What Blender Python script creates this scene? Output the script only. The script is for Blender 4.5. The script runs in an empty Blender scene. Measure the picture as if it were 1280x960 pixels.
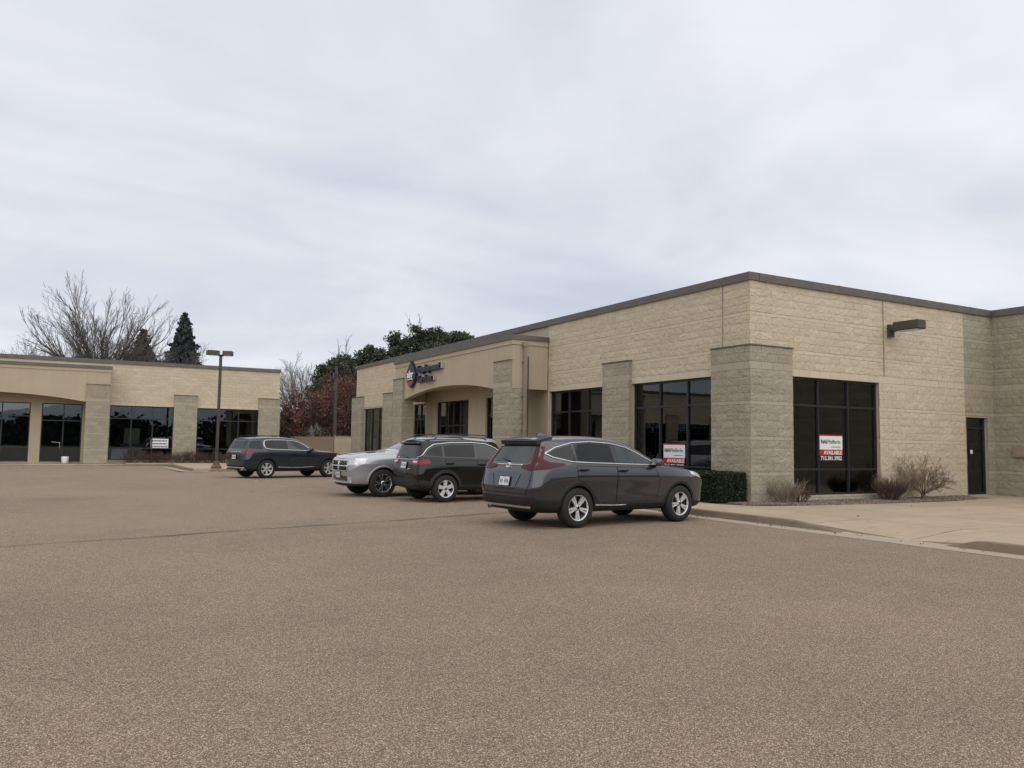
import bpy, bmesh, math, random
from mathutils import Vector, Matrix, noise
from mathutils.bvhtree import BVHTree
R = math.radians
PI = math.pi
sc = bpy.context.scene
col = sc.collection

# ------------------------------------------------------------------ camera
# world frame: X runs along the sunny side wall, Y along the shop front, the building corner is the origin
TH, PITCH, ROLL, F = 0.50970, 0.07518, 0.01496, 1001.35
fw = Vector((math.sin(TH) * math.cos(PITCH), math.cos(TH) * math.cos(PITCH), math.sin(PITCH)))
rt = Vector((math.cos(TH), -math.sin(TH), 0))
up = rt.cross(fw)
r2 = rt * math.cos(ROLL) + up * math.sin(ROLL)
u2 = -rt * math.sin(ROLL) + up * math.cos(ROLL)
cam = bpy.data.cameras.new('camera')
cam.sensor_width = 36
cam.lens = F / 1280 * 36
cam.clip_end = 3000
camo = bpy.data.objects.new('camera', cam)
col.objects.link(camo)
CAM = Vector((-15.149, -14.732, 1.5))
camo.matrix_world = Matrix(((r2.x, u2.x, -fw.x, CAM.x), (r2.y, u2.y, -fw.y, CAM.y), (r2.z, u2.z, -fw.z, CAM.z), (0, 0, 0, 1)))
sc.camera = camo

# ------------------------------------------------------------------ sky, sun, exposure
SUN_EL, SUN_AZ = R(51), R(192)          # azimuth clockwise from +Y
world = bpy.data.worlds.new('World')
sc.world = world
world.use_nodes = True
wt = world.node_tree
wt.nodes.clear()


class NT:
    """small helper round a node tree"""
    def __init__(s, t): s.t = t
    def n(s, typ, ins=None, **kw):
        nd = s.t.nodes.new(typ)
        for k, v in kw.items(): setattr(nd, k, v)
        for k, v in (ins or {}).items():
            sock = nd.inputs[k]
            if isinstance(v, bpy.types.NodeSocket): s.t.links.new(v, sock)
            else: sock.default_value = v
        return nd
    def math(s, op, a, b=0.0, c=0.0, clamp=False):
        nd = s.n('ShaderNodeMath', {0: a, 1: b, 2: c}, operation=op); nd.use_clamp = clamp
        return nd.outputs[0]
    def ramp(s, fac, pts):
        nd = s.n('ShaderNodeValToRGB', {0: fac})
        e = nd.color_ramp.elements
        while len(e) < len(pts): e.new(0.5)
        for el, (p, c) in zip(e, pts):
            el.position = p
            el.color = (c, c, c, 1) if isinstance(c, (int, float)) else (*c, 1)
        return nd.outputs[0]
    def mix(s, fac, a, b, blend='MIX'):
        nd = s.n('ShaderNodeMix', data_type='RGBA', blend_type=blend)
        for i, v in ((0, fac), (6, a), (7, b)):
            if isinstance(v, bpy.types.NodeSocket): s.t.links.new(v, nd.inputs[i])
            elif i == 0: nd.inputs[0].default_value = v
            else: nd.inputs[i].default_value = (*v, 1) if len(v) == 3 else v
        return nd.outputs[2]
    def noise(s, vec, scale, detail=4, rough=0.55, dist=0.0, dim='3D'):
        return s.n('ShaderNodeTexNoise', {'Vector': vec, 'Scale': scale, 'Detail': detail, 'Roughness': rough, 'Distortion': dist}).outputs[0]


w = NT(wt)
sky = w.n('ShaderNodeTexSky', sky_type='NISHITA', sun_disc=False, sun_elevation=SUN_EL, sun_rotation=SUN_AZ)
bg1 = w.n('ShaderNodeBackground', {'Color': sky.outputs[0], 'Strength': 0.1})
tc = w.n('ShaderNodeTexCoord')
sep = w.n('ShaderNodeSeparateXYZ', {0: tc.outputs['Generated']})
zc = w.math('MAXIMUM', sep.outputs[2], 0.0)
den = w.math('ADD', zc, 0.22)
px = w.math('DIVIDE', sep.outputs[0], den)
py = w.math('DIVIDE', sep.outputs[1], den)
# streets of stratus: stretch one way
pv = w.n('ShaderNodeCombineXYZ', {0: px, 1: py, 2: 0.0})
mp = w.n('ShaderNodeMapping', {'Vector': pv.outputs[0], 'Rotation': (0, 0, R(62)), 'Scale': (0.7, 1.35, 1.0), 'Location': (3.1, 1.7, 0)})
n1 = w.noise(mp.outputs[0], 0.55, 4, 0.5, 0.9)
n2 = w.noise(pv.outputs[0], 1.7, 5, 0.55, 0.5)
nn = w.math('ADD', w.math('MULTIPLY', n1, 0.75), w.math('MULTIPLY', n2, 0.25))
el = w.ramp(zc, [(0.0, 0.0), (0.16, 0.06), (0.35, 0.58), (0.8, 1.0)])
v = w.math('ADD', w.math('MULTIPLY', w.math('SUBTRACT', nn, 0.5), 2.6), w.math('ADD', w.math('MULTIPLY', el, 0.48), 0.29))
cc = w.ramp(v, [(0.0, (0.48, 0.525, 0.615)), (0.3, (0.60, 0.63, 0.70)), (0.6, (0.75, 0.755, 0.80)), (1.0, (0.88, 0.875, 0.885))])
bg2 = w.n('ShaderNodeBackground', {'Color': cc, 'Strength': 1.0})
mx = w.n('ShaderNodeMixShader', {0: 0.94, 1: bg1.outputs[0], 2: bg2.outputs[0]})
w.n('ShaderNodeOutputWorld', {0: mx.outputs[0]})

sun = bpy.data.lights.new('sun', 'SUN')
sun.energy = 1.5
sun.angle = R(100)
sun.color = (1.0, 0.95, 0.88)
suno = bpy.data.objects.new('sun', sun)
col.objects.link(suno)
sd = Vector((math.sin(SUN_AZ) * math.cos(SUN_EL), math.cos(SUN_AZ) * math.cos(SUN_EL), math.sin(SUN_EL)))
suno.rotation_euler = (-sd).to_track_quat('-Z', 'Y').to_euler()
sc.view_settings.view_transform = 'Standard'
sc.view_settings.look = 'None'
sc.view_settings.exposure = 0.24
sc.view_settings.gamma = 1
sc.cycles.max_bounces = 6
sc.cycles.transparent_max_bounces = 12


# ------------------------------------------------------------------ materials
def principled(name, base=(0.5, 0.5, 0.5), rough=0.6, metal=0.0, coat=0.0, spec=0.5):
    m = bpy.data.materials.new(name)
    m.use_nodes = True
    t = m.node_tree
    b = t.nodes['Principled BSDF']
    b.inputs['Base Color'].default_value = (*base, 1)
    b.inputs['Roughness'].default_value = rough
    b.inputs['Metallic'].default_value = metal
    b.inputs['Coat Weight'].default_value = coat
    b.inputs['Coat Roughness'].default_value = 0.03
    b.inputs['Specular IOR Level'].default_value = spec
    return m, NT(t), b


def link(n, a, b): n.t.links.new(a, b)


def pos(n): return n.n('ShaderNodeNewGeometry').outputs['Position']
def ocoord(n): return n.n('ShaderNodeTexCoord').outputs['Object']


def bump(n, b, h, dist, strength=1.0):
    bn = n.n('ShaderNodeBump', {'Height': h, 'Distance': dist, 'Strength': strength})
    link(n, bn.outputs[0], b.inputs['Normal'])


def plain(name, base, rough=0.6, metal=0.0, coat=0.0, var=0.12, scale=9.0, spec=0.5):
    """painted / moulded surface with slight grain and wear"""
    m, n, b = principled(name, base, rough, metal, coat, spec)
    f = n.noise(ocoord(n), scale, 5, 0.6)
    c = n.mix(n.ramp(f, [(0.3, 0.0), (0.7, 1.0)]), tuple(x * (1 - var) for x in base), tuple(min(1, x * (1 + var)) for x in base))
    link(n, c, b.inputs['Base Color'])
    r = n.math('ADD', n.math('MULTIPLY', f, 0.18), max(0.0, rough - 0.09))
    link(n, r, b.inputs['Roughness'])
    return m


def block_mat(name, a, c2, bmp=0.008, rough_tex=True):
    m, n, b = principled(name, a, 0.9, spec=0.25)
    p = pos(n)
    t1 = n.n('ShaderNodeAttribute', attribute_name='tint', attribute_type='GEOMETRY').outputs['Fac']
    t2 = n.n('ShaderNodeAttribute', attribute_name='tint', attribute_type='OBJECT').outputs['Fac']
    tint = n.math('ADD', t1, t2)
    f = n.noise(p, 7, 6, 0.65)
    g = n.noise(p, 60, 3, 0.7)
    wsh = n.noise(p, 0.5, 4, 0.6)
    k = n.math('ADD', n.math('MULTIPLY', f, 0.6), n.math('MULTIPLY', tint, 0.55))
    k = n.math('ADD', k, n.math('MULTIPLY', n.math('SUBTRACT', wsh, 0.5), 0.5))
    c = n.mix(n.ramp(k, [(0.2, 0.0), (0.8, 1.0)]), a, c2)
    c = n.mix(n.math('MULTIPLY', n.ramp(g, [(0.55, 0.0), (0.75, 1.0)]), 0.25), c, tuple(x * 0.45 for x in a))
    link(n, c, b.inputs['Base Color'])
    if rough_tex:
        h = n.math('ADD', n.noise(p, 16, 5, 0.65), n.math('MULTIPLY', g, 0.35))
        bump(n, b, h, bmp)
    else:
        bump(n, b, g, 0.002)
    return m


M = {}
M['tan'] = block_mat('split_block_tan', (0.49, 0.42, 0.305), (0.60, 0.525, 0.395), 0.009)
M['tan_s'] = block_mat('smooth_block_tan', (0.52, 0.455, 0.34), (0.60, 0.53, 0.405), 0, False)
M['gry'] = block_mat('split_block_grey', (0.295, 0.265, 0.20), (0.40, 0.365, 0.285), 0.010)
M['gry_s'] = block_mat('smooth_block_grey', (0.35, 0.315, 0.245), (0.40, 0.37, 0.29), 0, False)
M['mortar_t'] = block_mat('mortar_tan', (0.40, 0.33, 0.24), (0.46, 0.39, 0.29), 0, False)
M['mortar_g'] = block_mat('mortar_grey', (0.29, 0.26, 0.2), (0.34, 0.31, 0.24), 0, False)


def eifs():
    m, n, b = principled('stucco', (0.42, 0.35, 0.25), 0.92, spec=0.2)
    p = pos(n)
    f = n.noise(p, 0.8, 5, 0.6)
    mp = n.n('ShaderNodeMapping', {'Vector': p, 'Scale': (3, 3, 0.25)})
    s = n.noise(mp.outputs[0], 1.2, 4, 0.6)
    k = n.math('ADD', n.math('MULTIPLY', f, 0.6), n.math('MULTIPLY', s, 0.4))
    link(n, n.mix(n.ramp(k, [(0.3, 0.0), (0.7, 1.0)]), (0.39, 0.325, 0.235), (0.455, 0.385, 0.285)), b.inputs['Base Color'])
    bump(n, b, n.noise(p, 180, 2, 0.6), 0.003)
    return m


M['eifs'] = eifs()
M['coping'] = plain('coping_metal', (0.125, 0.113, 0.097), 0.55, 0.3, var=0.15, scale=2)
M['bronze'] = plain('bronze_frame', (0.028, 0.029, 0.031), 0.4, 0.3)
M['alu'] = plain('bronze_sill', (0.05, 0.05, 0.055), 0.4, 0.6)
M['roofing'] = plain('roof_membrane', (0.12, 0.12, 0.12), 0.9)
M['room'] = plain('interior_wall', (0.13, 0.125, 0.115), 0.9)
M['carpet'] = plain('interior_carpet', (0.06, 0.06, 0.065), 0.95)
M['blind'] = plain('blind_fabric', (0.50, 0.49, 0.45), 0.85)
M['concrete_base'] = plain('concrete_base', (0.36, 0.32, 0.26), 0.9, var=0.2, scale=5)
M['rust'] = plain('rusty_base', (0.12, 0.07, 0.045), 0.9, var=0.3)
M['pole_steel'] = plain('pole_bronze', (0.065, 0.057, 0.053), 0.5, 0.4)
M['lamp_box'] = plain('lamp_bronze', (0.075, 0.068, 0.058), 0.5, 0.3)
M['lens'] = plain('lamp_lens', (0.45, 0.46, 0.45), 0.2)
M['white'] = plain('white_paint', (0.78, 0.78, 0.76), 0.45, var=0.05)
M['sign_white'] = plain('sign_white', (0.74, 0.75, 0.75), 0.4, var=0.04)
M['sign_red'] = plain('sign_red', (0.42, 0.018, 0.03), 0.4, var=0.1)
M['sign_black'] = plain('sign_black', (0.015, 0.012, 0.013), 0.4)
M['sign_green'] = plain('sign_green', (0.03, 0.22, 0.12), 0.4)
M['navy'] = plain('sign_navy', (0.009, 0.012, 0.042), 0.3)
M['cardboard'] = plain('board_brown', (0.36, 0.27, 0.18), 0.8)
M['wood'] = plain('fence_wood', (0.235, 0.17, 0.115), 0.85, var=0.25, scale=4)
M['pipe'] = plain('downspout_paint', (0.27, 0.22, 0.165), 0.5)
M['brass'] = plain('dark_metal', (0.05, 0.05, 0.05), 0.3, 0.8)


def glass_mat(name, tint, k=1.8, base=0.0):
    m = bpy.data.materials.new(name)
    m.use_nodes = True
    n = NT(m.node_tree)
    m.node_tree.nodes.clear()
    fr = n.n('ShaderNodeFresnel', {'IOR': 1.5})
    fac = n.math('ADD', n.math('MULTIPLY', fr.outputs[0], k), base, clamp=True)
    tr = n.n('ShaderNodeBsdfTransparent', {'Color': (*tint, 1)})
    # panes are never perfectly flat
    bn = n.n('ShaderNodeBump', {'Height': n.noise(pos(n), 1.3, 2, 0.5), 'Distance': 0.0012, 'Strength': 0.5})
    gl = n.n('ShaderNodeBsdfGlossy', {'Color': (0.92, 0.96, 0.97, 1), 'Roughness': 0.0, 'Normal': bn.outputs[0]})
    mx = n.n('ShaderNodeMixShader', {0: fac, 1: tr.outputs[0], 2: gl.outputs[0]})
    n.n('ShaderNodeOutputMaterial', {0: mx.outputs[0]})
    return m


M['glass'] = glass_mat('window_glass', (0.62, 0.69, 0.72), 1.35, 0.008)


def asphalt():
    m, n, b = principled('asphalt', (0.2, 0.17, 0.14), 0.92, spec=0.2)
    p = pos(n)
    vo = n.n('ShaderNodeTexVoronoi', {'Vector': p, 'Scale': 160.0, 'Randomness': 1.0}, feature='F1')
    rnd = n.n('ShaderNodeSeparateColor', {0: vo.outputs['Color']})
    stone = n.ramp(rnd.outputs[0], [(0.0, (0.075, 0.058, 0.046)), (0.35, (0.175, 0.138, 0.108)), (0.7, (0.275, 0.218, 0.172)), (0.93, (0.42, 0.345, 0.28)), (1.0, (0.58, 0.52, 0.45))])
    dk = n.ramp(vo.outputs['Distance'], [(0.35, 0.0), (0.75, 1.0)])
    c = n.mix(n.math('MULTIPLY', dk, 0.75), stone, (0.075, 0.058, 0.047))
    # worn and stained areas
    big = n.noise(p, 0.16, 6, 0.6, 0.4)
    mid = n.noise(p, 1.1, 5, 0.65)
    tone = n.math('ADD', n.math('MULTIPLY', big, 0.65), n.math('MULTIPLY', mid, 0.35))
    c = n.mix(1.0, c, n.ramp(tone, [(0.3, (1.16, 1.12, 1.045)), (0.5, (1.48, 1.425, 1.32)), (0.72, (1.73, 1.65, 1.51))]), 'MULTIPLY')
    # long seam crack, wavering, then some short cracks
    sp = n.n('ShaderNodeSeparateXYZ', {0: p})
    wob = n.math('MULTIPLY', n.math('SUBTRACT', n.noise(p, 1.6, 5, 0.65), 0.5), 0.16)
    wob2 = n.math('MULTIPLY', n.math('SUBTRACT', n.noise(p, 0.25, 2, 0.5), 0.5), 0.7)
    line = n.math('SUBTRACT', sp.outputs[1], n.math('ADD', n.math('MULTIPLY', sp.outputs[0], 0.279), 2.71))
    dist = n.math('ABSOLUTE', n.math('ADD', line, n.math('ADD', wob, wob2)))
    gate = n.ramp(n.noise(p, 0.8, 3, 0.5), [(0.36, 0.15), (0.55, 1.0)])
    seam = n.math('MULTIPLY', n.ramp(dist, [(0.02, 1.0), (0.15, 0.0)]), gate)
    vc = n.n('ShaderNodeTexVoronoi', {'Vector': n.mix(0.10, p, n.n('ShaderNodeTexNoise', {'Vector': p, 'Scale': 1.2, 'Detail': 4}).outputs['Color']), 'Scale': 0.33}, feature='DISTANCE_TO_EDGE')
    ck = n.math('MULTIPLY', n.ramp(vc.outputs[0], [(0.0, 1.0), (0.006, 0.0)]), n.ramp(n.noise(p, 0.35, 3, 0.5), [(0.60, 0.0), (0.70, 0.22)]))
    cr = n.math('MAXIMUM', seam, ck)
    c = n.mix(n.math('MULTIPLY', cr, 0.62), c, (0.03, 0.025, 0.022))
    # oil drips in the bays
    oil = n.ramp(n.noise(p, 0.55, 3, 0.5), [(0.68, 0.0), (0.78, 0.25)])
    c = n.mix(oil, c, (0.05, 0.043, 0.038))
    link(n, c, b.inputs['Base Color'])
    h = n.math('SUBTRACT', n.math('MULTIPLY', rnd.outputs[1], 0.5), vo.outputs['Distance'])
    h = n.math('SUBTRACT', h, n.math('MULTIPLY', cr, 2.0))
    bump(n, b, h, 0.006, 0.9)
    return m


M['asphalt'] = asphalt()


def concrete(name, a, c2, stain=0.5):
    m, n, b = principled(name, a, 0.9, spec=0.25)
    p = pos(n)
    t2 = n.n('ShaderNodeAttribute', attribute_name='tint', attribute_type='OBJECT').outputs['Fac']
    k = n.math('ADD', n.math('MULTIPLY', n.noise(p, 1.3, 6, 0.65), 0.75), n.math('MULTIPLY', t2, 0.5))
    c = n.mix(n.ramp(k, [(0.25, 0.0), (0.75, 1.0)]), a, c2)
    c = n.mix(n.math('MULTIPLY', n.ramp(n.noise(p, 3.5, 5, 0.7), [(0.56, 0.0), (0.72, 1.0)]), stain), c, tuple(x * 0.5 for x in a))
    c = n.mix(n.math('MULTIPLY', n.ramp(n.noise(p, 120, 2, 0.7), [(0.5, 0.0), (0.7, 1.0)]), 0.2), c, tuple(x * 0.5 for x in a))
    link(n, c, b.inputs['Base Color'])
    bump(n, b, n.noise(p, 150, 3, 0.7), 0.002)
    return m


M['walk'] = concrete('walk_concrete', (0.35, 0.283, 0.2), (0.44, 0.362, 0.262), 0.4)
M['kerb'] = concrete('kerb_concrete', (0.165, 0.13, 0.09), (0.27, 0.215, 0.15), 0.6)
M['gutter'] = concrete('gutter_concrete', (0.34, 0.285, 0.22), (0.40, 0.34, 0.265), 0.3)


def ground_mat():
    m, n, b = principled('grass_ground', (0.08, 0.075, 0.04), 1.0, spec=0.1)
    p = pos(n)
    link(n, n.ramp(n.noise(p, 0.7, 6, 0.7), [(0.3, (0.05, 0.055, 0.025)), (0.7, (0.14, 0.12, 0.07))]), b.inputs['Base Color'])
    return m


M['grass'] = ground_mat()


def leaf(name, a, c2, rough=0.7):
    m, n, b = principled(name, a, rough, spec=0.25)
    t1 = n.n('ShaderNodeAttribute', attribute_name='tint', attribute_type='GEOMETRY').outputs['Fac']
    k = n.math('ADD', n.math('MULTIPLY', t1, 0.7), n.math('MULTIPLY', n.noise(pos(n), 1.3, 3, 0.6), 0.4))
    link(n, n.mix(n.ramp(k, [(0.15, 0.0), (0.9, 1.0)]), a, c2), b.inputs['Base Color'])
    return m


M['bark'] = leaf('bark_grey', (0.075, 0.066, 0.061), (0.17, 0.152, 0.142), 0.9)
M['bark_l'] = leaf('bark_pale', (0.22, 0.20, 0.18), (0.36, 0.335, 0.31), 0.9)
M['bark_b'] = leaf('twig_brown', (0.15, 0.113, 0.078), (0.29, 0.225, 0.16), 0.9)
M['twig_red'] = leaf('twig_red_brown', (0.05, 0.03, 0.027), (0.12, 0.08, 0.065), 0.9)
M['spruce'] = leaf('spruce_needles', (0.022, 0.036, 0.034), (0.075, 0.105, 0.105))
M['pine'] = leaf('pine_needles', (0.026, 0.036, 0.022), (0.085, 0.102, 0.062))
M['browncon'] = leaf('brown_needles', (0.045, 0.033, 0.026), (0.10, 0.075, 0.06))
M['burg'] = leaf('burgundy_leaves', (0.070, 0.030, 0.022), (0.225, 0.112, 0.082))
M['hedge'] = leaf('hedge_leaves', (0.008, 0.014, 0.006), (0.032, 0.044, 0.02))
M['dry'] = leaf('dry_shrub', (0.05, 0.032, 0.025), (0.14, 0.095, 0.075), 0.9)
M['farwood'] = leaf('far_wood', (0.02, 0.018, 0.014), (0.06, 0.055, 0.045), 0.95)
M['mulch'] = leaf('mulch_stone', (0.085, 0.06, 0.048), (0.27, 0.205, 0.17), 0.95)


def paint(name, base, metal=0.55, rough=0.26, dust=0.14, coat=1.0, spec=0.5):
    m, n, b = principled(name, base, rough, metal, coat, spec)
    f = n.noise(ocoord(n), 900, 2, 0.6)
    c = n.mix(n.ramp(f, [(0.35, 0.0), (0.65, 1.0)]), tuple(x * 0.85 for x in base), tuple(min(1, x * 1.2) for x in base))
    # road film, thicker low down on the body
    oc = n.n('ShaderNodeSeparateXYZ', {0: ocoord(n)})
    d = n.math('MULTIPLY', n.ramp(oc.outputs[2], [(0.25, 1.0), (0.75, 0.0)]), n.ramp(n.noise(ocoord(n), 3, 5, 0.6), [(0.3, 0.1), (0.7, 0.55)]))
    c = n.mix(n.math('MULTIPLY', d, dust), c, (0.12, 0.105, 0.09))
    link(n, c, b.inputs['Base Color'])
    link(n, n.math('ADD', n.math('MULTIPLY', d, 0.35), rough), b.inputs['Roughness'])
    return m


M['p_crv'] = paint('paint_grey', (0.032, 0.033, 0.041), 0.4, 0.22, 0.10)
M['p_jeep'] = paint('paint_black', (0.005, 0.007, 0.0065), 0.0, 0.2, 0.04, 0.45, 0.2)
M['p_silver'] = paint('paint_silver', (0.33, 0.335, 0.36), 0.45)
M['p_blue'] = paint('paint_blue_grey', (0.017, 0.026, 0.036), 0.35, 0.24, 0.1, 0.7, 0.4)
M['plastic'] = plain('black_plastic', (0.014, 0.014, 0.015), 0.55, spec=0.4)
M['clad'] = plain('grey_cladding', (0.022, 0.022, 0.023), 0.6)
M['gloss_black'] = plain('gloss_black', (0.006, 0.006, 0.007), 0.12, 0, 0.6)
M['well'] = plain('wheel_well', (0.006, 0.006, 0.006), 0.9)
M['rubber'] = plain('tyre_rubber', (0.013, 0.013, 0.013), 0.8)
M['chrome'] = plain('chrome', (0.68, 0.69, 0.70), 0.25, 0.9, var=0.05)
M['alloy'] = plain('alloy', (0.68, 0.68, 0.69), 0.42, 0.6, var=0.08)
M['alloy_dark'] = plain('alloy_dark', (0.03, 0.03, 0.032), 0.35, 0.6)
M['tail_red'] = plain('tail_lamp_red', (0.055, 0.002, 0.006), 0.12, 0, 0.0, var=0.3, scale=25, spec=0.3)
M['tail_red2'] = plain('tail_lamp_bright', (0.20, 0.010, 0.02), 0.12, 0, 0.1, var=0.3, scale=25, spec=0.4)
M['lamp_clear'] = plain('lamp_clear', (0.55, 0.56, 0.58), 0.1, 0.3, 1.0, var=0.4, scale=14)
M['plate'] = plain('licence_plate', (0.55, 0.56, 0.60), 0.4, var=0.25, scale=22)


def car_glass(name, base, spec=0.6):
    m, n, b = principled(name, base, 0.015, 0, 0.0, 0.6)
    f = n.noise(ocoord(n), 2.2, 4, 0.5)
    link(n, n.mix(n.ramp(f, [(0.3, 0.0), (0.75, 1.0)]), tuple(x * 0.5 for x in base), tuple(x * 1.6 for x in base)), b.inputs['Base Color'])
    b.inputs['Specular IOR Level'].default_value = spec
    return m


M['cglass'] = car_glass('car_glass', (0.032, 0.038, 0.037), 0.5)
M['cglass_d'] = car_glass('car_glass_privacy', (0.008, 0.009, 0.010), 0.36)
M['cglass_l'] = car_glass('car_windscreen', (0.11, 0.125, 0.125))


# ------------------------------------------------------------------ object helpers
def link_obj(name, me, parent=None, loc=None, rz=0.0):
    o = bpy.data.objects.new(name, me)
    col.objects.link(o)
    if parent: o.parent = parent
    if loc is not None: o.location = loc
    if rz: o.rotation_euler = (0, 0, rz)
    return o


def tag(o, label=None, cat=None, group=None, kind=None):
    if label: o['label'] = label
    if cat: o['category'] = cat
    if group: o['group'] = group
    if kind: o['kind'] = kind
    return o


def empty(name, loc=(0, 0, 0), rz=0.0, label=None, cat=None, group=None):
    o = bpy.data.objects.new(name, None)
    o.empty_display_size = 0.3
    col.objects.link(o)
    o.location = loc
    o.rotation_euler = (0, 0, rz)
    return tag(o, label, cat, group)


def copy_tree(o, parent=None):
    c = o.copy()
    col.objects.link(c)
    if parent: c.parent = parent
    for ch in list(o.children): copy_tree(ch, c)
    return c


class MB:
    """mesh builder: verts, faces, material index, per-face tint"""
    def __init__(s): s.v = []; s.f = []; s.m = []; s.t = []
    def add(s, vs, fs, mi=0, tint=0.0):
        k = len(s.v)
        s.v.extend(vs)
        for f in fs:
            s.f.append(tuple(i + k for i in f)); s.m.append(mi); s.t.append(tint)
    def box(s, a, b, mi=0, tint=0.0):
        (x0, y0, z0), (x1, y1, z1) = a, b
        s.add([(x0, y0, z0), (x1, y0, z0), (x1, y1, z0), (x0, y1, z0), (x0, y0, z1), (x1, y0, z1), (x1, y1, z1), (x0, y1, z1)],
              [(0, 3, 2, 1), (4, 5, 6, 7), (0, 1, 5, 4), (1, 2, 6, 5), (2, 3, 7, 6), (3, 0, 4, 7)], mi, tint)
    def tube(s, pts, rads, n=6, mi=0, tint=0.0, cap=False):
        vs = []; fs = []
        N = len(pts)
        for i, p in enumerate(pts):
            p = Vector(p)
            d = (Vector(pts[min(i + 1, N - 1)]) - Vector(pts[max(i - 1, 0)])).normalized()
            a = Vector((0, 0, 1)) if abs(d.z) < 0.9 else Vector((1, 0, 0))
            x = d.cross(a).normalized(); y = d.cross(x)
            r = rads[i] if hasattr(rads, '__len__') else rads
            for k in range(n):
                an = 2 * PI * k / n
                vs.append(tuple(p + x * (r * math.cos(an)) + y * (r * math.sin(an))))
        for i in range(N - 1):
            for k in range(n):
                fs.append((i * n + k, i * n + (k + 1) % n, (i + 1) * n + (k + 1) % n, (i + 1) * n + k))
        if cap:
            fs.append(tuple(range(n - 1, -1, -1))); fs.append(tuple((N - 1) * n + k for k in range(n)))
        s.add(vs, fs, mi, tint)
    def mesh(s, name, mats, smooth=False):
        me = bpy.data.meshes.new(name)
        me.from_pydata(s.v, [], s.f)
        for m in (mats if isinstance(mats, (list, tuple)) else [mats]): me.materials.append(m)
        me.polygons.foreach_set('material_index', s.m)
        if any(s.t):
            at = me.attributes.new('tint', 'FLOAT', 'FACE')
            at.data.foreach_set('value', s.t)
        if smooth: me.polygons.foreach_set('use_smooth', [True] * len(s.f))
        me.update()
        return me
    def build(s, name, mats, parent=None, loc=None, rz=0.0, smooth=False):
        return link_obj(name, s.mesh(name, mats, smooth), parent, loc, rz)


def boxobj(name, a, b, mat, parent=None):
    m = MB(); m.box(a, b)
    return m.build(name, mat, parent)


def bevel_mesh(o, w=0.01, seg=2):
    bm = bmesh.new(); bm.from_mesh(o.data)
    bmesh.ops.bevel(bm, geom=list(bm.edges), offset=w, segments=seg, affect='EDGES', clamp_overlap=True)
    bm.to_mesh(o.data); bm.free()
    return o


def text_mesh(s, size, mat, depth=0.0, bold=0.0, align='LEFT', spacing=1.0):
    c = bpy.data.curves.new('lettering', 'FONT')
    c.body = s; c.size = size; c.extrude = depth; c.offset = bold; c.align_x = align; c.space_character = spacing
    c.resolution_u = 3
    o = bpy.data.objects.new('lettering', c)
    col.objects.link(o)
    me = bpy.data.meshes.new_from_object(o.evaluated_get(bpy.context.evaluated_depsgraph_get()))
    bpy.data.objects.remove(o)
    me.materials.clear(); me.materials.append(mat)
    return me


# ------------------------------------------------------------------ ground
def sheet(name, pts, z, mat, kind='structure'):
    me = bpy.data.meshes.new(name)
    me.from_pydata([(x, y, z) for x, y in pts], [], [tuple(range(len(pts)))])
    me.materials.append(mat)
    return tag(link_obj(name, me), kind=kind)


def label(o, l): o['label'] = l; return o


label(sheet('ground', [(-900, -900), (900, -900), (900, 900), (-900, 900)], -0.03, M['grass']), 'dull spring grass around the shopping centre')
label(sheet('parking_lot', [(-70, -60), (-3.35, -60), (-3.35, 24.6), (-9.5, 24.6), (-10.4, 25.4), (-10.4, 33.0), (-70, 33.0)], 0.0, M['asphalt']), 'wide gravelly tan asphalt parking lot with seam crack')

KX = -2.95           # kerb face at the right-hand walk


def kerb_profile(y):
    """kerb height along the right-hand walk; dropped at the ramp"""
    def s(a, b, t): t = max(0, min(1, (t - a) / (b - a))); return t * t * (3 - 2 * t)
    return 0.015 + 0.125 * max(s(-5.3, -3.6, y), s(-6.9, -7.5, y))


def strip(name, path, prof, mat, hfun=None, parent=None):
    """sweep a profile (offset to the left of travel, height) along a flat path"""
    m = MB(); n = len(prof); vs = []
    for i, (x, y) in enumerate(path):
        a = Vector(path[max(i - 1, 0)]); b = Vector(path[min(i + 1, len(path) - 1)])
        d = (b - a).normalized(); nx, ny = -d.y, d.x
        for (o, z) in prof:
            vs.append((x + nx * o, y + ny * o, z if hfun is None else z * hfun(x, y)))
    fs = [(i * n + k, i * n + k + 1, (i + 1) * n + k + 1, (i + 1) * n + k) for i in range(len(path) - 1) for k in range(n - 1)]
    m.add(vs, fs)
    return m.build(name, mat, parent, smooth=False)


ky = [24.9 - 0.3 * i for i in range(int((24.9 + 30) / 0.3))]
PROF = [(-0.02, -0.05), (0.0, 0.0), (0.035, 0.93), (0.07, 1.0), (0.17, 1.0), (0.17, 0.3)]
for ya, yb, mt, lab in ((24.9, -5.0, 'kerb', 'stained concrete kerb beside the parked cars, tapering down to the ramp'), (-5.0, -6.95, 'walk', 'dropped kerb at the concrete ramp'), (-6.95, -30, 'kerb', 'mossy concrete kerb at the right edge beyond the ramp')):
    n_ = int((ya - yb) / 0.15)
    # travelling -Y: left of travel is +X
    tag(strip('kerb', [(KX, ya + (yb - ya) * i / n_) for i in range(n_ + 1)], PROF, M[mt], lambda x, y: kerb_profile(y)), lab, kind='structure')
tag(strip('gutter', [(KX, y) for y in ky], [(-0.42, 0.004), (0.0, 0.010)], M['gutter']), 'flat concrete gutter strip along the kerb', kind='structure')

# right-hand walk: concrete slabs with open joints
walk = empty('sidewalk', (0, 0, 0)); tag(walk, 'tan concrete walk in front of the corner building', kind='structure')
rng = random.Random(5)


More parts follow.
